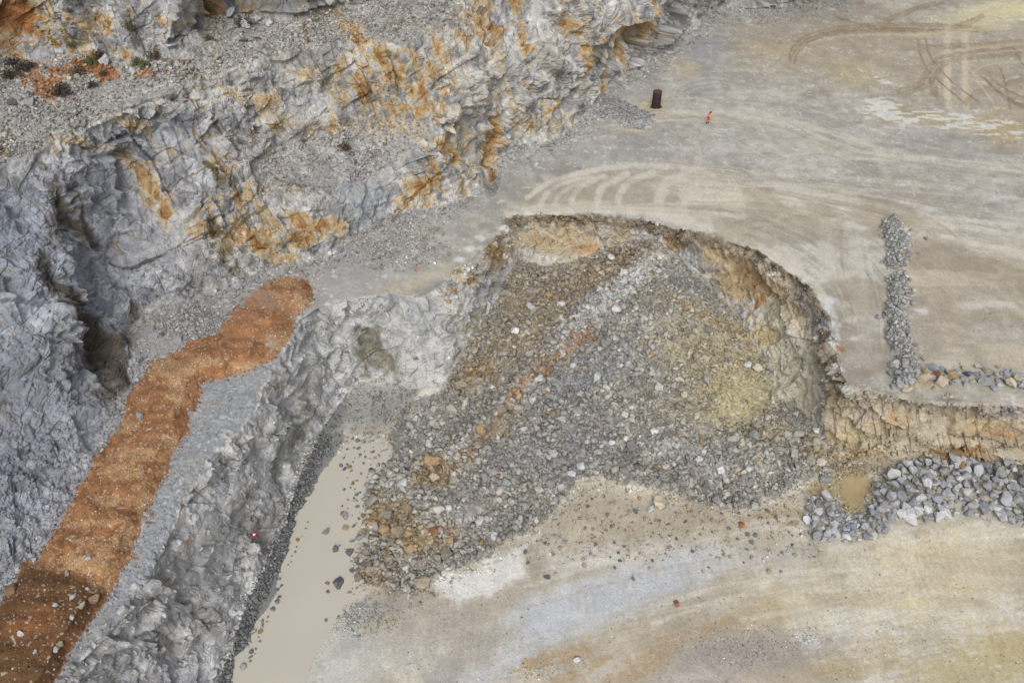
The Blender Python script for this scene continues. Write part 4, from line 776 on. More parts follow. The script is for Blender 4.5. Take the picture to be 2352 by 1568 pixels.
sz = powsize(len(idx), .16, .7, 2.3)*(.8+.5*sstep(.5, .7, nA.ravel()[idx]))
stones_mesh('bench_rubble', idx, sz, tint(idx, .22, .03, .05), PS, M_rub, .18, 'loose grey rubble lying on the benches of the upper face', 'rubble')
toe = near(TOEU, 46, lambda p: -200 < p[0] < 2200)*(REG == FLOOR)
alc = np.clip(1-np.hypot((U-440)/90, (V-745)/50), 0, 1)*((REG == FLOOR)|(REG == CLIFF))
fan = np.clip(1-np.hypot((U-900)/150, (V-560)/70), 0, 1)*(REG == FLOOR)
idx = np.concatenate([pick(toe**1.5, 6500), pick(alc, 2200), pick(fan, 2400)])
stones_mesh('toe_rubble', idx, powsize(len(idx), .13, .6, 2.4), tint(idx, .22, .02, .04), PS, M_rub, .16, 'grey stones fallen along the foot of the rock face', 'rubble')
lg = ledge*(REG == FLOOR)*inview
idx = np.concatenate([pick(lg, 3800), pick(((REG == FLOOR)*inview)*(1-gray_near*.5)*(V < 900), 5000)])
stones_mesh('ledge_gravel', idx, powsize(len(idx), .08, .28, 2.8), tint(idx, .2, 0, .15)*1.05, PS, M_rub, .1, 'fine pale gravel strewn over the ledge and upper ground', 'gravel')
idx = pick(MS*inview*(.4+gk), 5200)
stones_mesh('soil_bank_gravel', idx, powsize(len(idx), .08, .26, 2.8), np.clip(tint(idx, .3, 0, .12)*1.1, 0, .7), PS, M_rub, .1, 'small pale stones mixed into the orange soil bank', 'gravel')
idx = np.concatenate([pick(((REG == LOW)&(V > 1150)&(inview > 0)&~pond)*sstep(.35, .6, nA), 4500), pick(np.clip(1-np.hypot((U-1700)/160, (V-1480)/60), 0, 1), 1100), pick(np.clip(1-np.hypot((U-1860)/60, (V-1465)/30), 0, 1), 400), pick(np.clip(1-np.hypot((U-1230)/60, (V-1545)/40), 0, 1)*(V > 1480), 350)])
stones_mesh('lower_ground_gravel', idx, powsize(len(idx), .07, .24, 2.8), tint(idx, .38, .03, .15), PS, M_rub, .1, 'fine gravel strewn on the pale lower ground', 'gravel')
cw = ((REG == CLIFF)&(inview > 0)).astype(np.float32)*sstep(.75, .95, NZ)
idx = pick(cw, 3500); stones_mesh('face_rubble', idx, powsize(len(idx), .14, .5, 2.4), tint(idx, .2, .02, .03), PS, M_rub, .18, 'loose stones caught on the ledges of the rock face', 'rubble')
wl_ = ((REG == WALL)&(inview > 0)).astype(np.float32)
ww_ = wl_*(np.exp(-(drim/30)**2)*(U > 1000)+.15)+.8*wl_*((U > 1880)&(V > 1000))
idx = pick(ww_, 5200); stones_mesh('rim_rubble', idx, powsize(len(idx), .18, .8, 2.2), tint(idx, .2, .03, 0), PS, M_rub, .1, 'broken slabs along the crumbling rim of the pit', 'rubble')
print("rubble done")

ring = np.clip(1-np.abs(np.hypot((U-1962)/48, (V-1125)/62)-1)/.45, 0, 1)*(REG == LOW)+.8*((V < 1095)&(U > 1890)&(U < 2350)&(REG == LOW))
idx = pick(ring, 1500); stones_mesh('mud_edge_rubble', idx, powsize(len(idx), .14, .6, 2.3), tint(idx, .2, .02, .03), PS, M_rub, .15, 'small stones round the yellow mud gap and along the bench foot', 'rubble')
out = np.exp(-(segdist(MOUND, U, V, True)/9)**2)*(REG == FLOOR)*inview*(U < 740)
idx = pick(out, 1500); stones_mesh('soil_crumbs', idx, powsize(len(idx), .08, .35, 2.6), np.array([.27, .135, .055])*rng.uniform(.7, 1.4, (len(idx), 1)), PS, M_soil, .1, 'orange crumbs of soil spilled along the edge of the soil bank', 'soil')
# --- stones one can point to
def stone(name, idx, size, c, label, group=None, cat='boulder', lift=.22, zc=None, flatz=1.0, paint=None):
    vs, fs = PB[random.randrange(len(PB))]
    R = rotm(1, .8)[0]; v = (vs @ R.T)*size; v[:, 2] *= flatz
    me = bpy.data.meshes.new(name); me.from_pydata(v.tolist(), [], fs.tolist())
    ca = me.color_attributes.new('Col', 'FLOAT_COLOR', 'POINT'); cc = np.ones((len(v), 4), np.float32)
    c = np.asarray(c, np.float32); c = c.mean()+(c-c.mean())*.68
    cc[:, :3] = c*rng.uniform(.88, 1.12, (len(v), 1)); ca.data.foreach_set('color', np.clip(cc, 0, .85).ravel())
    me.materials.append(M_blk)
    o = bpy.data.objects.new(name, me); COL.objects.link(o)
    o.location = (X.ravel()[idx], Y.ravel()[idx], (Z.ravel()[idx] if zc is None else zc)+size*lift)
    o['label'] = label; o['category'] = cat
    if group: o['group'] = group
    return o
GREY, PALE, OCH, RUS, TAN, DRK, BLU = [srgb(c) for c in ((142,143,144),(186,188,190),(170,138,88),(160,98,50),(176,162,132),(100,102,104),(152,158,166))]
def tone_name(c):
    r, g, b = c; l = (r+g+b)/3
    if r-b > .12 and r/b > 2.1: return 'rusty' if r/max(b, .01) > 3.6 else 'ochre'
    if r-b > .06: return 'buff'
    return 'pale grey' if l > .42 else ('dark grey' if l < .2 else 'grey')
def zone_pile(u, v):
    if v > 1180 and u < 950: return 'beside the milky water at the low end of the rubble slope'
    if v > 1180: return 'along the lower edge of the rubble slope by the pale ground'
    if u < 960: return 'on the rubble slope facing the milky water'
    if v < 700: return 'high on the rubble slope under the back wall of the pit'
    if u < 1180 and v < 960: return 'on the rubble slope below the left pit face'
    if u > 1740: return 'on the rubble at the foot of the right pit wall'
    if u > 1560: return 'on the dusty yellow right side of the rubble slope'
    if v > 1000: return 'low on the middle of the rubble slope'
    return 'in the middle of the rubble slope'
HAND = [ # u, v, size, colour, label
 (994,1068,2.0,OCH,'largest cracked ochre and grey block on the rubble slope'),(838,1287,1.7,TAN,'flat buff block at the water edge of the rubble slope'),(886,1224,1.3,OCH,'rounded ochre block near the water side of the rubble'),(857,1205,1.2,OCH,'pointed ochre block left of the rounded ochre one'),(999,1224,1.2,RUS,'square rusty orange block low on the rubble slope'),(1030,1242,1.3,OCH,'ochre block right of the square rusty one'),(970,1340,1.8,TAN,'big buff boulder at the lowest tip of the rubble slope'),(1310,1095,1.3,PALE,'tall pale grey block near the right edge of the rubble foot'),(1335,1072,1.2,PALE,'white cracked block just above the tall pale one'),(1290,1062,1.1,GREY,'grey block left of the white cracked one'),(1160,1119,1.2,GREY,'grey slab low in the middle of the rubble'),(1180,1206,1.1,GREY,'grey block standing at the lower rubble edge'),(1134,1236,1.0,PALE,'pale round block at the lower rubble edge'),(943,1233,1.2,OCH,'long ochre slab leaning on the lower rubble'),(947,1265,1.2,OCH,'chunky ochre block under the long ochre slab'),
 (1513,1159,1.7,srgb((200,184,150)),'large white and ochre boulder lying alone below the slope'),(1494,1172,.95,PALE,'small pale block touching the white and ochre boulder'),(1257,1324,.85,DRK,'dark stone alone on the pale ground left of the bluish lane'),(1554,1386,.75,RUS,'rusty brown stone on the tan ground'),(1325,1516,.75,PALE,'white stone on the gravelly ground near the bottom'),(1700,1208,.9,RUS,'rusty orange stone at the wet streak below the rubble'),
 (1122,856,1.4,OCH,'orange brown block on the upper left rubble'),(1060,888,1.6,TAN,'wide tan slab below the left pit face'),(1195,888,.9,RUS,'orange stone in the rusty streak'),(1188,905,1.0,RUS,'deep orange stone at the bend of the rusty streak'),(1430,660,1.5,PALE,'white slab in the pale band near the top'),(1370,870,1.6,PALE,'long white slab in the middle of the slope'),(1395,890,1.1,srgb((205,206,204)),'bright white block beside the long white slab'),(1105,1005,1.5,OCH,'upright ochre slab in the left middle of the slope'),(1000,1108,1.3,TAN,'tan block under the largest cracked one'),(930,1118,1.4,PALE,'pale block close to the water on the rubble'),(1730,1010,1.3,GREY,'grey boulder low on the dusty right side'),(1605,1060,1.1,PALE,'round pale boulder among fine chips at right'),(1720,1082,1.2,PALE,'pale boulder at the lower right of the rubble'),(1723,1110,1.3,GREY,'wide grey boulder under the pale one at lower right'),(1895,1105,1.4,GREY,'lone rounded boulder on the muddy ground left of the yellow gap'),
 (2085,588,1.15,GREY,'grey boulder with orange paint beside the windrow'),(2098,698,.9,GREY,'single grey stone on bare ground right of the windrow'),
 (27,1359,1.7,srgb((150,118,80)),'long tan slab on the left edge of the dark soil'),(167,1371,.95,PALE,'white block on the dark soil near its upper edge'),(190,1390,1.1,srgb((196,184,150)),'cream block on the dark soil bank'),(126,1393,.9,PALE,'white block left of the cream one on dark soil'),(155,1319,.7,TAN,'small buff stone at the top of the dark soil'),(202,1287,.85,PALE,'white stone on the gravelly orange soil'),(166,1418,.7,PALE,'small white stone below the white block on dark soil'),(202,1353,.55,PALE,'little pale stone at the dark soil boundary'),(222,1379,1.3,srgb((160,130,90)),'tan slab at the right edge of the dark soil'),(285,1403,1.1,PALE,'pale boulder on the grey ledge beside the dark soil'),(268,1372,.75,PALE,'pale stone on the ledge above the pale boulder'),(138,1483,.8,TAN,'buff stone low on the dark soil bank'),(130,1492,.7,PALE,'pale stone next to the low buff one'),(80,1497,.6,PALE,'small pale stone near the bottom left'),(48,1458,.8,PALE,'pale stone at far left of the dark soil'),(323,958,1.1,GREY,'grey splinter lying on the orange soil'),(222,1258,.6,GREY,'grey stone on the orange soil bank'),
 (410,784,1.3,GREY,'big grey block in the rubble behind the soil bank'),(430,745,.9,GREY,'grey block in the alcove rubble'),(375,770,1.0,DRK,'dark block deep in the alcove'),(1148,383,.9,TAN,'tan stone at the foot of the brown cleft'),(1230,383,.9,PALE,'pale stone on the ground right of the brown cleft'),(1331,391,.8,GREY,'grey stone alone near the pale wheel marks'),
 (137,123,1.4,PALE,'white block on the top bench under the face'),(243,142,1.5,PALE,'white slab on orange earth'),(306,164,1.2,PALE,'white block at the right end of the orange earth'),(72,243,1.7,GREY,'largest grey block on the left rubble heap of the top bench'),(45,228,1.2,GREY,'grey block left of the largest one on the top bench'),(58,215,1.0,GREY,'grey block above the largest one on the top bench'),(30,240,1.1,DRK,'dark block at the left end of the top bench heap'),(537,38,1.8,PALE,'upright white slab at the buttress corner'),(565,62,1.6,PALE,'white block in the heap below the upright slab'),(590,50,1.3,PALE,'white block right of the heap below the buttress'),(590,88,1.1,GREY,'grey block at the front of the buttress heap'),(560,100,1.2,DRK,'dark block low in the buttress heap'),(600,70,1.0,GREY,'small grey block in the buttress heap'),(620,56,1.2,PALE,'flat pale block at the right end of the buttress heap'),
 (610,335,0.9,TAN,'buff stone on the middle bench'),(580,360,1.0,GREY,'grey block at the left end of the middle bench'),(835,345,.9,PALE,'pale stone on the middle bench talus'),
 (2079,896,1.3,srgb((190,176,150)),'beige boulder set below the line of boulders'),(2061,840,1.2,PALE,'pale boulder where windrow and boulder line meet'),(2057,815,1.3,BLU,'bluish flat boulder at the windrow foot'),(2122,876,1.6,srgb((178,158,122)),'large tan boulder in the boulder line'),(2103,867,1.1,TAN,'buff boulder left of the large tan one'),(2136,870,1.2,GREY,'grey boulder leaning on the large tan one'),(2161,882,1.7,srgb((186,166,140)),'largest beige boulder in the boulder line'),(2153,864,1.2,RUS,'brown boulder behind the largest beige one'),(2187,866,1.4,OCH,'ochre boulder in the boulder line'),(2182,880,.9,GREY,'grey boulder below the ochre one in the line'),(2143,847,1.3,BLU,'blue grey boulder topping the line'),(2221,862,1.3,srgb((96,108,124)),'dark blue boulder in the boulder line'),(2320,886,1.6,srgb((190,178,152)),'large beige boulder near the right edge'),(2334,872,1.3,TAN,'buff boulder behind the large beige one at right'),(2346,893,1.3,BLU,'blue grey boulder at the right edge of the line'),(2262,882,1.5,GREY,'broad grey boulder in the right part of the line'),(2044,891,1.0,GREY,'grey stone at the left end of the boulder line'),(2067,860,1.1,GREY,'grey boulder at the bend of the boulder line'),
 (750,1231,1.15,GREY,'flat grey rock in the milky water nearest the wall'),(781,1343,1.4,DRK,'round dark rock in the milky water'),(772,1266,1.0,DRK,'pointed dark rock in the milky water'),(795,1190,1.0,GREY,'grey rock in the water above the pointed one'),(803,1270,1.2,DRK,'dark rock at the shore beside the pointed one'),(794,1217,.8,OCH,'ochre rock in the water near the shore'),(754,1347,.5,RUS,'small rusty chip in the water beside the round rock'),(757,1364,.5,DRK,'small dark rock below the round one in the water'),(750,1427,.4,DRK,'tiny dark rock in the lower water'),(815,1155,.9,GREY,'grey rock at the upper shore of the pond'),(822,1235,1.1,GREY,'grey rock at the middle shore of the pond'),(850,1020,.9,GREY,'grey rock at the upper end of the pond'),(812,1310,.9,DRK,'dark rock at the shore below the buff block'),(500,1547,1.2,PALE,'pale block at the foot of the wall near the bottom'),(560,1535,.8,GREY,'flat grey rock in the shallow water at bottom'),(526,1556,.6,GREY,'grey stone in the water at the bottom edge'),
]
used = [(h[0], h[1]) for h in HAND]
for (u, v, s_, c, lab) in HAND:
    i = at(u, v); wet = pond.ravel()[i] and v > 1000 and 480 < u < 860
    nm = 'painted_boulder' if 'orange paint' in lab else ('boulder' if s_ > 1 else 'stone')
    o = stone(nm, i, s_*(.78 if (u < 290 and v > 1250) else 1), np.asarray(c)*(.85 if (u < 290 and v > 1250) else 1), lab, None, 'boulder' if s_ > 1 else 'stone', lift=.06 if wet else .2, zc=WATER_Z if wet else None)
    if nm == 'painted_boulder':
        me = o.data; a = me.color_attributes['Col'].data
        for k, vv in enumerate(me.vertices):
            if vv.co.x < -.22*s_ and vv.co.y < .2: a[k].color = (.75, .13, .05, 1)
# blocks on the slope, the 280 largest after the ones above
idx = pick(pm*(1-sand), 1200); cnt = 0
sizes = np.sort(powsize(280, .8, 1.6, 3.0))[::-1]
for i in idx:
    u, v = float(UF[i]), float(VF[i]); s_ = float(sizes[cnt])
    if any((u-a)**2+(v-b)**2 < (9+s_*10)**2 for a, b in used): continue
    used.append((u, v)); c = tint(np.array([i]), .15, .05, .03)[0]*1.05
    sn = 'large' if s_ > .85 else 'mid-sized'
    stone('rubble_block', i, s_, c, f"{sn} {tone_name(c)} block {zone_pile(u, v)}", 'blocks on the rubble slope', 'rubble block')
    cnt += 1
    if cnt >= 280: break
# boulders of the grey heap
used = []; cnt = 0
def zone_heap(u, v):
    if u < 1960: return 'in the low left horn of the boulder heap'
    if v > 1165: return 'along the front edge of the boulder heap'
    if u < 2060: return 'beside the yellow mud gap of the boulder heap'
    if v < 1085: return 'against the bench face behind the boulder heap'
    return 'in the middle of the boulder heap' if u < 2220 else 'at the right end of the boulder heap'
gap = inpoly([(1925,1080),(2005,1070),(2010,1130),(1985,1185),(1945,1185),(1915,1140)], U, V)
for i in pick(hm*(~gap), 5000):
    u, v = float(UF[i]), float(VF[i]); s_ = random.choice((.6, .8, .95, 1.1, 1.2, 1.3, 1.55)) if u > 2030 else random.choice((.6, .8, 1.0, 1.2))
    if u > 2420 or any(((u-a)/1.0)**2+((v-b)/.85)**2 < (10*(s_+q))**2*.36 for a, b, q in used): continue
    used.append((u, v, s_)); c = random.choice([BLU*.85, GREY*1.1, BLU*1.1, GREY*1.3, PALE*.95, GREY*.85, PALE*.8, BLU*.7] + ([TAN*.9] if random.random() < .15 else []))*random.uniform(.85, 1.1)
    stone('heap_boulder', i, s_*1.02, c*1.1, f"{'big' if s_ > 1.2 else 'smaller'} {'bluish grey' if c[2] > c[0]*1.08 else tone_name(c)} boulder {zone_heap(u, v)}", 'boulders of the grey heap', 'boulder', lift=random.uniform(.12, .5))
    cnt += 1
    if cnt >= 290: break
print("heap", cnt)
# boulder line and windrow lumps
used = [(h[0], h[1]) for h in HAND]; cnt = 0
for k in range(400):
    u = random.uniform(2040, 2420); v = 858+(u-2100)*.07+random.gauss(0, 9)
    if u < 2100: v = random.uniform(820, 890)
    s_ = random.uniform(.55, 1.1)
    if any((u-a)**2+(v-b)**2 < (11*s_+3)**2 for a, b in used): continue
    used.append((u, v)); i = at(u, v); c = random.choice([GREY, GREY*1.15, BLU, BLU*.85, TAN*.9, PALE*.9])*random.uniform(.85, 1.1)
    stone('line_boulder', i, s_, c, f"{'bluish grey' if c[2] > c[0]*1.08 else tone_name(c)} stone filling the boulder line {'at its bend' if u < 2110 else ('in its middle' if u < 2250 else 'towards the right edge')}", 'boulders lined across the upper ground', 'boulder'); cnt += 1
    if cnt > 70: break
for k in range(300):
    t_ = random.random(); W_ = crom(WINDROW); p = W_[int(t_*(len(W_)-1))]; u, v = p[0]+random.gauss(4, 14), p[1]+random.gauss(0, 8); s_ = random.uniform(.45, .85)
    if v > 850 or any((u-a)**2+(v-b)**2 < 15**2 for a, b in used): continue
    used.append((u, v)); c = random.choice([GREY, GREY*1.1, BLU*.9])*random.uniform(.85, 1.1)
    stone('windrow_stone', at(u, v), s_, c, f"{'bluish grey' if c[2] > c[0]*1.08 else tone_name(c)} slab on the windrow {'at its far end' if v < 600 else ('midway' if v < 720 else 'near the boulder line')}", 'slabs on the grey windrow', 'stone')
    if len(used) > 230: break
# stones strewn on the lower ground
used = [(h[0], h[1]) for h in HAND]; cnt = 0
for k in range(900):
    u = random.uniform(1150, 1840); v = random.gauss(1215, 45)
    i = at(u, v)
    if pm.ravel()[i] or v < 1120 or v > 1345 or (u < 1300 and v < 1230) or any((u-a)**2+(v-b)**2 < 16**2 for a, b in used): continue
    used.append((u, v)); s_ = random.uniform(.25, .6); c = random.choice([DRK, GREY, DRK*1.2, TAN*.8, OCH*.9])
    stone('loose_stone', i, s_, c, f"{tone_name(c)} loose stone on the pale ground {'left of' if u < 1400 else ('under the middle of' if u < 1600 else 'under the right of')} the rubble foot", 'loose stones on the lower ground', 'stone', lift=.25); cnt += 1
    if cnt >= 110: break
cnt = 0
for k in range(1500):
    j = random.random()
    if j < .55: u, v = random.gauss(818, 14), random.uniform(1090, 1400)
    elif j < .8: u = random.uniform(560, 700); v = 1500-(u-560)*2.4+random.uniform(0, 40); u += 12
    else: u, v = random.uniform(780, 860), random.uniform(1000, 1090)
    i = at(u, v)
    if not pond.ravel()[i] or any((u-a)**2+(v-b)**2 < 9**2 for a, b in used): continue
    used.append((u, v)); s_ = random.choice((.2, .25, .3, .4, .6)); c = random.choice([DRK, GREY*.8, DRK*1.3, OCH*.7])
    stone('water_stone', i, s_, c, f"{tone_name(c)} stone standing out of the milky water {'by the rubble slope' if u > 740 else 'by the tall wall'}", 'stones standing in the pond', 'stone', lift=.08, zc=WATER_Z); cnt += 1
    if cnt >= 90: break

# ------------------------------------------------------------------ things
def obj(name, bm, mat, parent=None, smooth=False, loc=None):
    me = bpy.data.meshes.new(name); bm.to_mesh(me); bm.free()
    if smooth:
        for p in me.polygons: p.use_smooth = True
    me.materials.append(mat); o = bpy.data.objects.new(name, me); COL.objects.link(o)
    if parent: o.parent = parent
    if loc is not None: o.location = loc
    return o
def empty(name, loc, label, cat, group=None, rz=0):
    o = bpy.data.objects.new(name, None); COL.objects.link(o); o.location = loc; o.rotation_euler = (0, 0, rz)
    o['label'] = label; o['category'] = cat
    if group: o['group'] = group
    return o
def lathe(bm, prof, n=28, wob=0.0, seed=0):
    r = random.Random(seed); rings = []
    ph = [r.uniform(0, 6.28) for _ in range(4)]
    for (rr, z) in prof:
        ring = []
        for k in range(n):
            a = 2*math.pi*k/n; q = rr*(1+wob*(math.sin(3*a+ph[0]+z)+.6*math.sin(7*a+ph[1]-2*z)))
            ring.append(bm.verts.new((q*math.cos(a), q*math.sin(a), z)))
        rings.append(ring)
    for a, b in zip(rings, rings[1:]):
        for k in range(n): bm.faces.new((a[k], a[(k+1) % n], b[(k+1) % n], b[k]))
    return rings
def gp(u, v): return [float(A.ravel()[at(u, v)]) for A in (X, Y, Z)]

# rusty steel casing: closed drum with a rim, seams and torn foot plates
M_rustd = mat_plain('rusted_steel', (58, 42, 44), .75, .25, .35, 4); M_rusttop = mat_plain('rusted_lid', (84, 60, 64), .8, .1, .3, 5)
p = gp(1507, 247); cs = empty('steel_casing', p, 'dark rusty upright steel drum standing alone on the quarry ground', 'steel drum')
bm = bmesh.new(); rg = lathe(bm, [(.70, -.25), (.68, .0), (.645, .12), (.635, .9), (.655, .93), (.655, .97), (.63, 1.0), (.625, 1.7), (.64, 1.73), (.62, 1.76), (.61, 2.3)], 32, .012, 3); obj('drum_wall', bm, M_rustd, cs, True)
bm = bmesh.new(); rg = lathe(bm, [(.61, 2.26), (.66, 2.28), (.66, 2.36), (.62, 2.39), (.4, 2.37), (.02, 2.35)], 32, .008, 4); bm.faces.new(rg[-1]); obj('lid', bm, M_rusttop, cs, True)
for ang in (-2.6, -.35, 1.3):
    bm = bmesh.new(); c, s_ = math.cos(ang), math.sin(ang)
    vs = [bm.verts.new(q) for q in ((.60*c-.22*s_, .60*s_+.22*c, .34), (.60*c+.22*s_, .60*s_-.22*c, .30), (1.0*c+.18*s_, 1.0*s_-.18*c, .02), (.94*c-.14*s_, .94*s_+.14*c, .02), (.62*c, .62*s_, -.05), (1.02*c, 1.02*s_, -.05))]
    for f_ in ((0, 1, 2, 3), (3, 2, 5), (0, 3, 5, 4), (1, 4, 5, 2), (0, 4, 1)): bm.faces.new([vs[k] for k in f_])
    obj('foot_plate', bm, M_rustd, cs)
# ring of loose earth pushed up against the drum
bm = bmesh.new(); lathe(bm, [(1.12, -.05), (1.0, .05), (.86, .09), (.70, .03)], 26, .06, 9); obj('earth_collar', bm, mat_plain('ochre_earth', (168, 148, 112), .95), cs, True)

# the worker
def skin_body(name, verts, edges, radii, mat, parent=None, sub=2):
    me = bpy.data.meshes.new(name); me.from_pydata(verts, edges, []); o = bpy.data.objects.new(name, me); COL.objects.link(o)
    sk = o.modifiers.new('skin', 'SKIN'); 
    for k, r in enumerate(radii): me.skin_vertices[0].data[k].radius = (r, r) if not isinstance(r, tuple) else r
    me.skin_vertices[0].data[0].use_root = True
    sb = o.modifiers.new('sub', 'SUBSURF'); sb.levels = sub; sb.render_levels = sub
    dg = bpy.context.evaluated_depsgraph_get(); dg.update(); m2 = bpy.data.meshes.new_from_object(o.evaluated_get(dg)); 
    o.modifiers.clear(); o.data = m2; m2.name = name; m2.materials.clear(); m2.materials.append(mat)
    for q in m2.polygons: q.use_smooth = True
    if parent: o.parent = parent
    return o
M_or = mat_plain('hi_vis_orange', (236, 74, 34), .75, 0, .08); M_wh = mat_plain('reflective_band', (235, 235, 230), .5, 0, .03); M_bt = mat_plain('boot_black', (44, 46, 50), .7)
M_sk = mat_plain('skin', (196, 140, 112), .6, 0, .05); M_rd = mat_plain('helmet_red', (170, 26, 26), .45, 0, .05); M_hr = mat_plain('dark_hair', (50, 34, 28), .8); M_ey = mat_plain('eye_dark', (30, 26, 24), .4)
pp = gp(1624, 284.5); pz = pp[2]
root = person = empty('person', (pp[0], pp[1], pz+.02), 'person in orange high visibility suit, red helmet and dark boots walking on the grey ground', 'person', None, math.radians(-20))
# x = heading to the right, joints in metres
J = {'pel': (0, 0, .92), 'spine': (.03, 0, 1.10), 'chest': (.08, 0, 1.32), 'neck': (.14, 0, 1.50), 'head': (.20, 0, 1.62), 'crown': (.21, 0, 1.72),
     'shl': (.07, .18, 1.42), 'ell': (-.02, .25, 1.14), 'wrl': (.12, .22, .93), 'shr': (.07, -.18, 1.42), 'elr': (.12, -.25, 1.15), 'wrr': (.32, -.20, 1.02),
     'hil': (0, .09, .88), 'knl': (.16, .10, .50), 'anl': (.10, .10, .09), 'tol': (.26, .10, .04), 'hir': (0, -.09, .88), 'knr': (.02, -.10, .49), 'anr': (-.08, -.10, .09), 'tor': (.07, -.10, .04)}
names = list(J); E = [('pel','spine'),('spine','chest'),('chest','neck'),('neck','head'),('head','crown'),('chest','shl'),('shl','ell'),('ell','wrl'),('chest','shr'),('shr','elr'),('elr','wrr'),('pel','hil'),('hil','knl'),('knl','anl'),('anl','tol'),('pel','hir'),('hir','knr'),('knr','anr'),('anr','tor')]
Rr = {'pel': .13, 'spine': .12, 'chest': .14, 'neck': .055, 'head': .09, 'crown': .06, 'shl': .06, 'ell': .042, 'wrl': .028, 'shr': .06, 'elr': .042, 'wrr': .028, 'hil': .085, 'knl': .06, 'anl': .04, 'tol': .035, 'hir': .085, 'knr': .06, 'anr': .04, 'tor': .035}
V3 = [J[k] for k in names]; ED = [(names.index(a), names.index(b)) for a, b in E]; RD = [Rr[k] for k in names]
for side, wr, d in (('l', J['wrl'], (.05, 0, -.07)), ('r', J['wrr'], (.08, .01, -.02))):     # palms, four fingers and a thumb
    wi = names.index('wr'+side); palm = (wr[0]+d[0]*.8, wr[1], wr[2]+d[2]*.8); V3.append(palm); RD.append(.03); pi_ = len(V3)-1; ED.append((wi, pi_))
    for k, ln in enumerate((.075, .085, .08, .06)):
        off = (k-1.5)*.02; a = (palm[0]+d[0]*.6, palm[1]+off, palm[2]+d[2]*.6-.01); b = (a[0]+d[0]*.5*ln/.08, a[1]+off*.2, a[2]+d[2]*.4*ln/.08-.03)
        V3 += [a, b]; RD += [.009, .008]; ED += [(pi_, len(V3)-2), (len(V3)-2, len(V3)-1)]
    t = (palm[0]+.03, palm[1]+(-.035 if side == 'l' else .035), palm[2]-.01); V3.append(t); RD.append(.010); ED.append((pi_, len(V3)-1))
skin_body('body', V3, ED, RD, M_sk, root)
def sub(name, ks, rs, mat, extra=()):
    vs = [J[k] if isinstance(k, str) else k for k in ks]; es = extra or [(i, i+1) for i in range(len(ks)-1)]
    return skin_body(name, vs, es, rs, mat, root)
sub('jacket', ['pel','spine','chest',(.12,0,1.45),'shl','ell',(.10,.225,.96),'shr','elr',(.28,-.21,1.04)], [.165,.155,.165,.085,.085,.07,.05,.085,.07,.05], M_or, [(0,1),(1,2),(2,3),(2,4),(4,5),(5,6),(2,7),(7,8),(8,9)])
sub('trousers', ['pel','hil','knl',(.11,.10,.30),'hir','knr',(-.04,-.10,.28)], [.15,.11,.085,.075,.11,.085,.075], M_or, [(0,1),(1,2),(2,3),(0,4),(4,5),(5,6)])
for a in ((.115,.10,.30),'anl','tol'), ((-.04,-.10,.28),'anr','tor'): sub('boot', list(a), [.062,.06,.05], M_bt)
def band(cx, cy, cz, r, h, tilt=0):
    bm = bmesh.new(); lathe(bm, [(r, -h/2), (r, h/2)], 20); o = obj('reflective_band', bm, M_wh, root, True, (cx, cy, cz)); o.rotation_euler = (0, tilt, 0); return o
band(.03, 0, 1.12, .170, .05, .15); band(.07, 0, 1.27, .182, .05, .2); band(.02, .22, 1.24, .082, .05, .3); band(.10, -.225, 1.26, .082, .05, -.2)
band(.13, .10, .40, .092, .05, .1); band(-.01, -.10, .38, .092, .05, .15)
bm = bmesh.new(); lathe(bm, [(.155, 0), (.125, .012), (.122, .05), (.105, .10), (.06, .135), (.01, .145)], 20); o = obj('helmet', bm, M_rd, root, True, (.215, 0, 1.655)); o.rotation_euler = (0, .35, 0)
bm = bmesh.new(); lathe(bm, [(.10, -.1), (.108, 0), (.10, .06), (.02, .09)], 16); o = obj('hair', bm, M_hr, root, True, (.18, 0, 1.63)); o.rotation_euler = (0, .3, 0)
for sy_ in (-1, 1):
    bm = bmesh.new(); bmesh.ops.create_icosphere(bm, subdivisions=1, radius=.013); obj('eye', bm, M_ey, root, True, (.288, sy_*.033, 1.635))
    bm = bmesh.new(); bmesh.ops.create_icosphere(bm, subdivisions=1, radius=.026); obj('ear', bm, M_sk, root, True, (.20, sy_*.098, 1.62))
bm = bmesh.new(); bmesh.ops.create_cone(bm, cap_ends=True, segments=6, radius1=.02, radius2=.006, depth=.05); o = obj('nose', bm, M_sk, root, True, (.305, 0, 1.61)); o.rotation_euler = (0, 1.2, 0)

root.scale = (1.12, 1.25, 1.04)
# pink survey stake on the ledge and a pink-sprayed stone
M_pk = mat_plain('faded_pink_paint', (222, 112, 112), .7, 0, .12); M_dkw = mat_plain('dark_wood', (66, 40, 34), .9)
p = gp(961, 625); st = empty('survey_stake', p, 'short faded pink wooden stake standing on the gravel ledge', 'stake')
bm = bmesh.new(); bmesh.ops.create_cube(bm, size=1); bmesh.ops.scale(bm, vec=(.11, .09, .95), verts=bm.verts)
for v in bm.verts:
    if v.co.z < 0: v.co.x *= .6; v.co.y *= .6
o = obj('post', bm, M_pk, st, False, (0, 0, .42)); o.rotation_euler = (.05, -.08, .3)
bm = bmesh.new(); bmesh.ops.create_cone(bm, cap_ends=True, segments=6, radius1=.09, radius2=.03, depth=.16); obj('stake_head', bm, M_dkw, st, False, (-.06, 0, .95))
bm = bmesh.new(); vs = [bm.verts.new(q) for q in ((.02, -.06, .55), (.20, -.08, .50), (.24, -.07, .34), (.05, -.06, .40), (.12, -.12, .45))]
for f_ in ((0, 1, 4), (1, 2, 4), (2, 3, 4), (3, 0, 4)): bm.faces.new([vs[k] for k in f_])
obj('tape', bm, M_pk, st)
stone('painted_stone', at(722, 635), .5, (.62, .30, .28), 'small stone sprayed pink beside the top of the soil bank', None, 'stone')
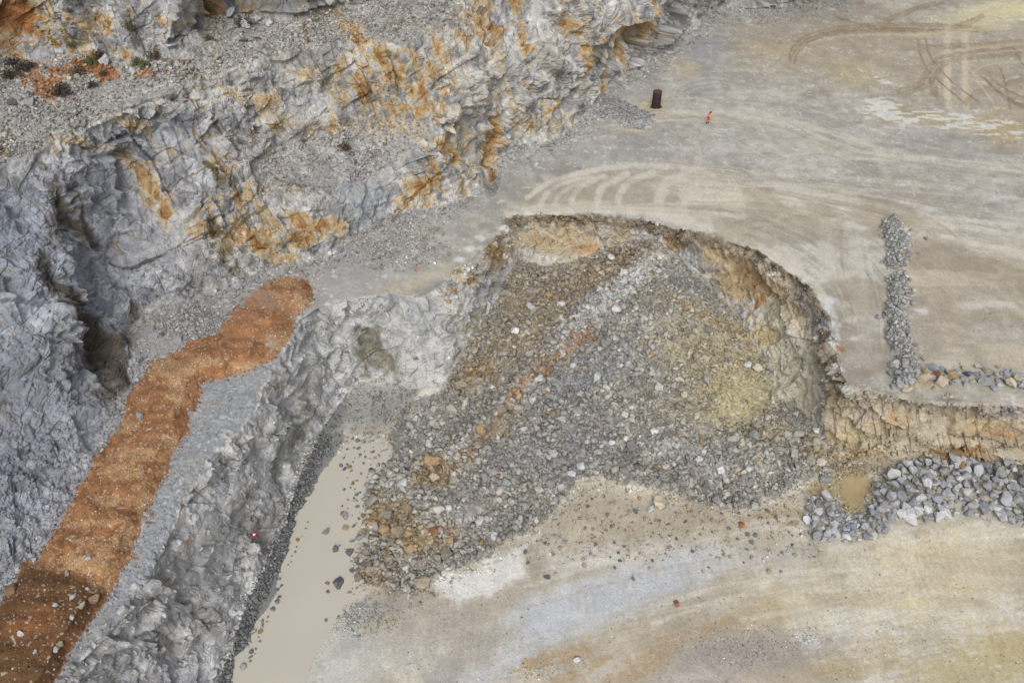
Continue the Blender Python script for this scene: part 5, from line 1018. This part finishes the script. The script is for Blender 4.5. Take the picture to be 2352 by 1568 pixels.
stone('pale_chip', at(732, 642), .4, PALE, 'white chip right of the pink sprayed stone', None, 'stone')

# small pink quadcopter hovering in front of the tall wall
M_pf = mat_plain('magenta_shell', (206, 58, 96), .45, 0, .06); M_pp = mat_plain('propeller_pink', (176, 70, 96), .5)
M_em = bpy.data.materials.new('white_lamp'); M_em.use_nodes = True; b = M_em.node_tree.nodes["Principled BSDF"]; b.inputs['Emission Color'].default_value = (1, .97, .95, 1); b.inputs['Emission Strength'].default_value = 3.5
t_ = (1228-784)/F; Zd = 38.0; dpos = ((584-1176)/F*Zd, Zd*(CP-t_*SP), CAM_H-Zd*(SP+t_*CP))
dr = empty('drone', dpos, 'tiny magenta quadcopter with two white lamps hovering before the tall grey wall', 'drone', None, .05)
bm = bmesh.new(); bmesh.ops.create_icosphere(bm, subdivisions=2, radius=.5); bmesh.ops.scale(bm, vec=(.10, .18, .07), verts=bm.verts); obj('shell', bm, M_pf, dr, True)
for sx, sy_ in ((1, 1), (-1, 1), (1, -1), (-1, -1)):
    bm = bmesh.new(); bmesh.ops.create_cone(bm, cap_ends=True, segments=8, radius1=.026, radius2=.016, depth=.23)
    o = obj('arm', bm, M_pf, dr, True, (sx*.075, sy_*.095, 0)); o.rotation_euler = Vector((sx*.62, sy_*.78, .05)).to_track_quat('Z', 'Y').to_euler()
    bm = bmesh.new(); bmesh.ops.create_cone(bm, cap_ends=True, segments=10, radius1=.022, radius2=.02, depth=.05); obj('motor', bm, M_pf, dr, True, (sx*.145, sy_*.185, .02))
    bm = bmesh.new(); a_r = .7*sx*sy_
    for q in (0, math.pi):
        c, s_ = math.cos(a_r+q), math.sin(a_r+q)
        vs = [bm.verts.new(w_) for w_ in ((.0, 0, 0), (.045*c-.012*s_, .045*s_+.012*c, .004), (.10*c-.006*s_, .10*s_+.006*c, .002), (.10*c+.006*s_, .10*s_-.006*c, -.002), (.045*c+.012*s_, .045*s_-.012*c, -.004))]
        bm.faces.new(vs)
    obj('propeller', bm, M_pp, dr, False, (sx*.145, sy_*.185, .05))
for sx in (-1, 1):
    bm = bmesh.new(); bmesh.ops.create_icosphere(bm, subdivisions=2, radius=.02); obj('lamp', bm, M_em, dr, True, (sx*.026, .005, .045))

# scrub on the top bench
M_sc = [mat_plain('scrub_brown', (92, 78, 64), .9, 0, .3), mat_plain('scrub_green', (96, 100, 66), .9, 0, .3), mat_plain('scrub_dark', (74, 70, 66), .9, 0, .3)]
def shrub(u, v, r, k, label):
    p = gp(u, v); s_ = empty('shrub', p, label, 'shrub', 'dry shrubs on the upper benches')
    for part, n_ in (('stem', 26), ('foliage', 420)):
        bm = bmesh.new()
        for _ in range(n_):
            a = random.uniform(0, 6.28); e = random.uniform(.15, 1.4); d = Vector((math.cos(a)*math.cos(e), math.sin(a)*math.cos(e), math.sin(e)*.8))
            if part == 'stem':
                q = d*r; w_ = Vector((-d.y, d.x, 0)).normalized()*.018
                vs = [bm.verts.new(-w_), bm.verts.new(w_), bm.verts.new(q)]; bm.faces.new(vs)
                vs = [bm.verts.new((0, 0, -.02)), bm.verts.new((0, 0, .02)), bm.verts.new(q*1.01)]; bm.faces.new(vs)
            else:
                c_ = d*r*random.uniform(.35, 1.05)*(.75+.35*math.sin(3*a+u)); z1 = Vector((random.gauss(0, 1), random.gauss(0, 1), random.gauss(0, 1))).normalized()*r*.11; z2 = Vector((random.gauss(0, 1), random.gauss(0, 1), random.gauss(0, 1))).normalized()*r*.07
                bm.faces.new([bm.verts.new(c_-z1), bm.verts.new(c_+z2), bm.verts.new(c_+z1), bm.verts.new(c_-z2)])
        obj(part, bm, M_sc[2] if part == 'stem' else M_sc[k], s_)
SH = [(31,146,1.1,2,'dark dry shrub at the far left under the upper face'),(56,163,1.3,2,'dark round shrub on orange earth second from the left'),(26,180,1.2,0,'brown shrub below the far left one'),(70,148,.7,1,'small greenish tuft right of the far left shrub'),(185,169,1.1,0,'brown shrub in the middle of the orange earth'),(147,219,1.5,2,'large dark shrub beside a flat grey stone'),(239,173,.7,0,'small brown shrub at the right of the orange earth'),(356,132,1.1,0,'brown shrub right of the orange earth under the face'),(316,146,1.0,1,'greenish tuft of grass under the buttress'),(334,152,.9,1,'wide grass tuft right of the greenish one'),(212,146,1.2,1,'pale green grass patch on the orange earth'),(229,128,1.0,0,'brown shrub at the foot of the dark streak'),(171,110,.8,1,'green tuft at the top of the orange earth'),(215,200,.8,2,'dark shrub in the grey rubble below the orange earth'),(560,60,1.4,2,'bare dark bush in the white boulder heap'),(478,97,.8,1,'small green plant on the sandy slope of the buttress'),(478,32,1.3,1,'bush in the notch behind the buttress'),(795,345,1.1,0,'dry bush on the middle bench'),(300,64,1.0,1,'weedy streak of plants on the upper face')]
for a in SH: shrub(*a)
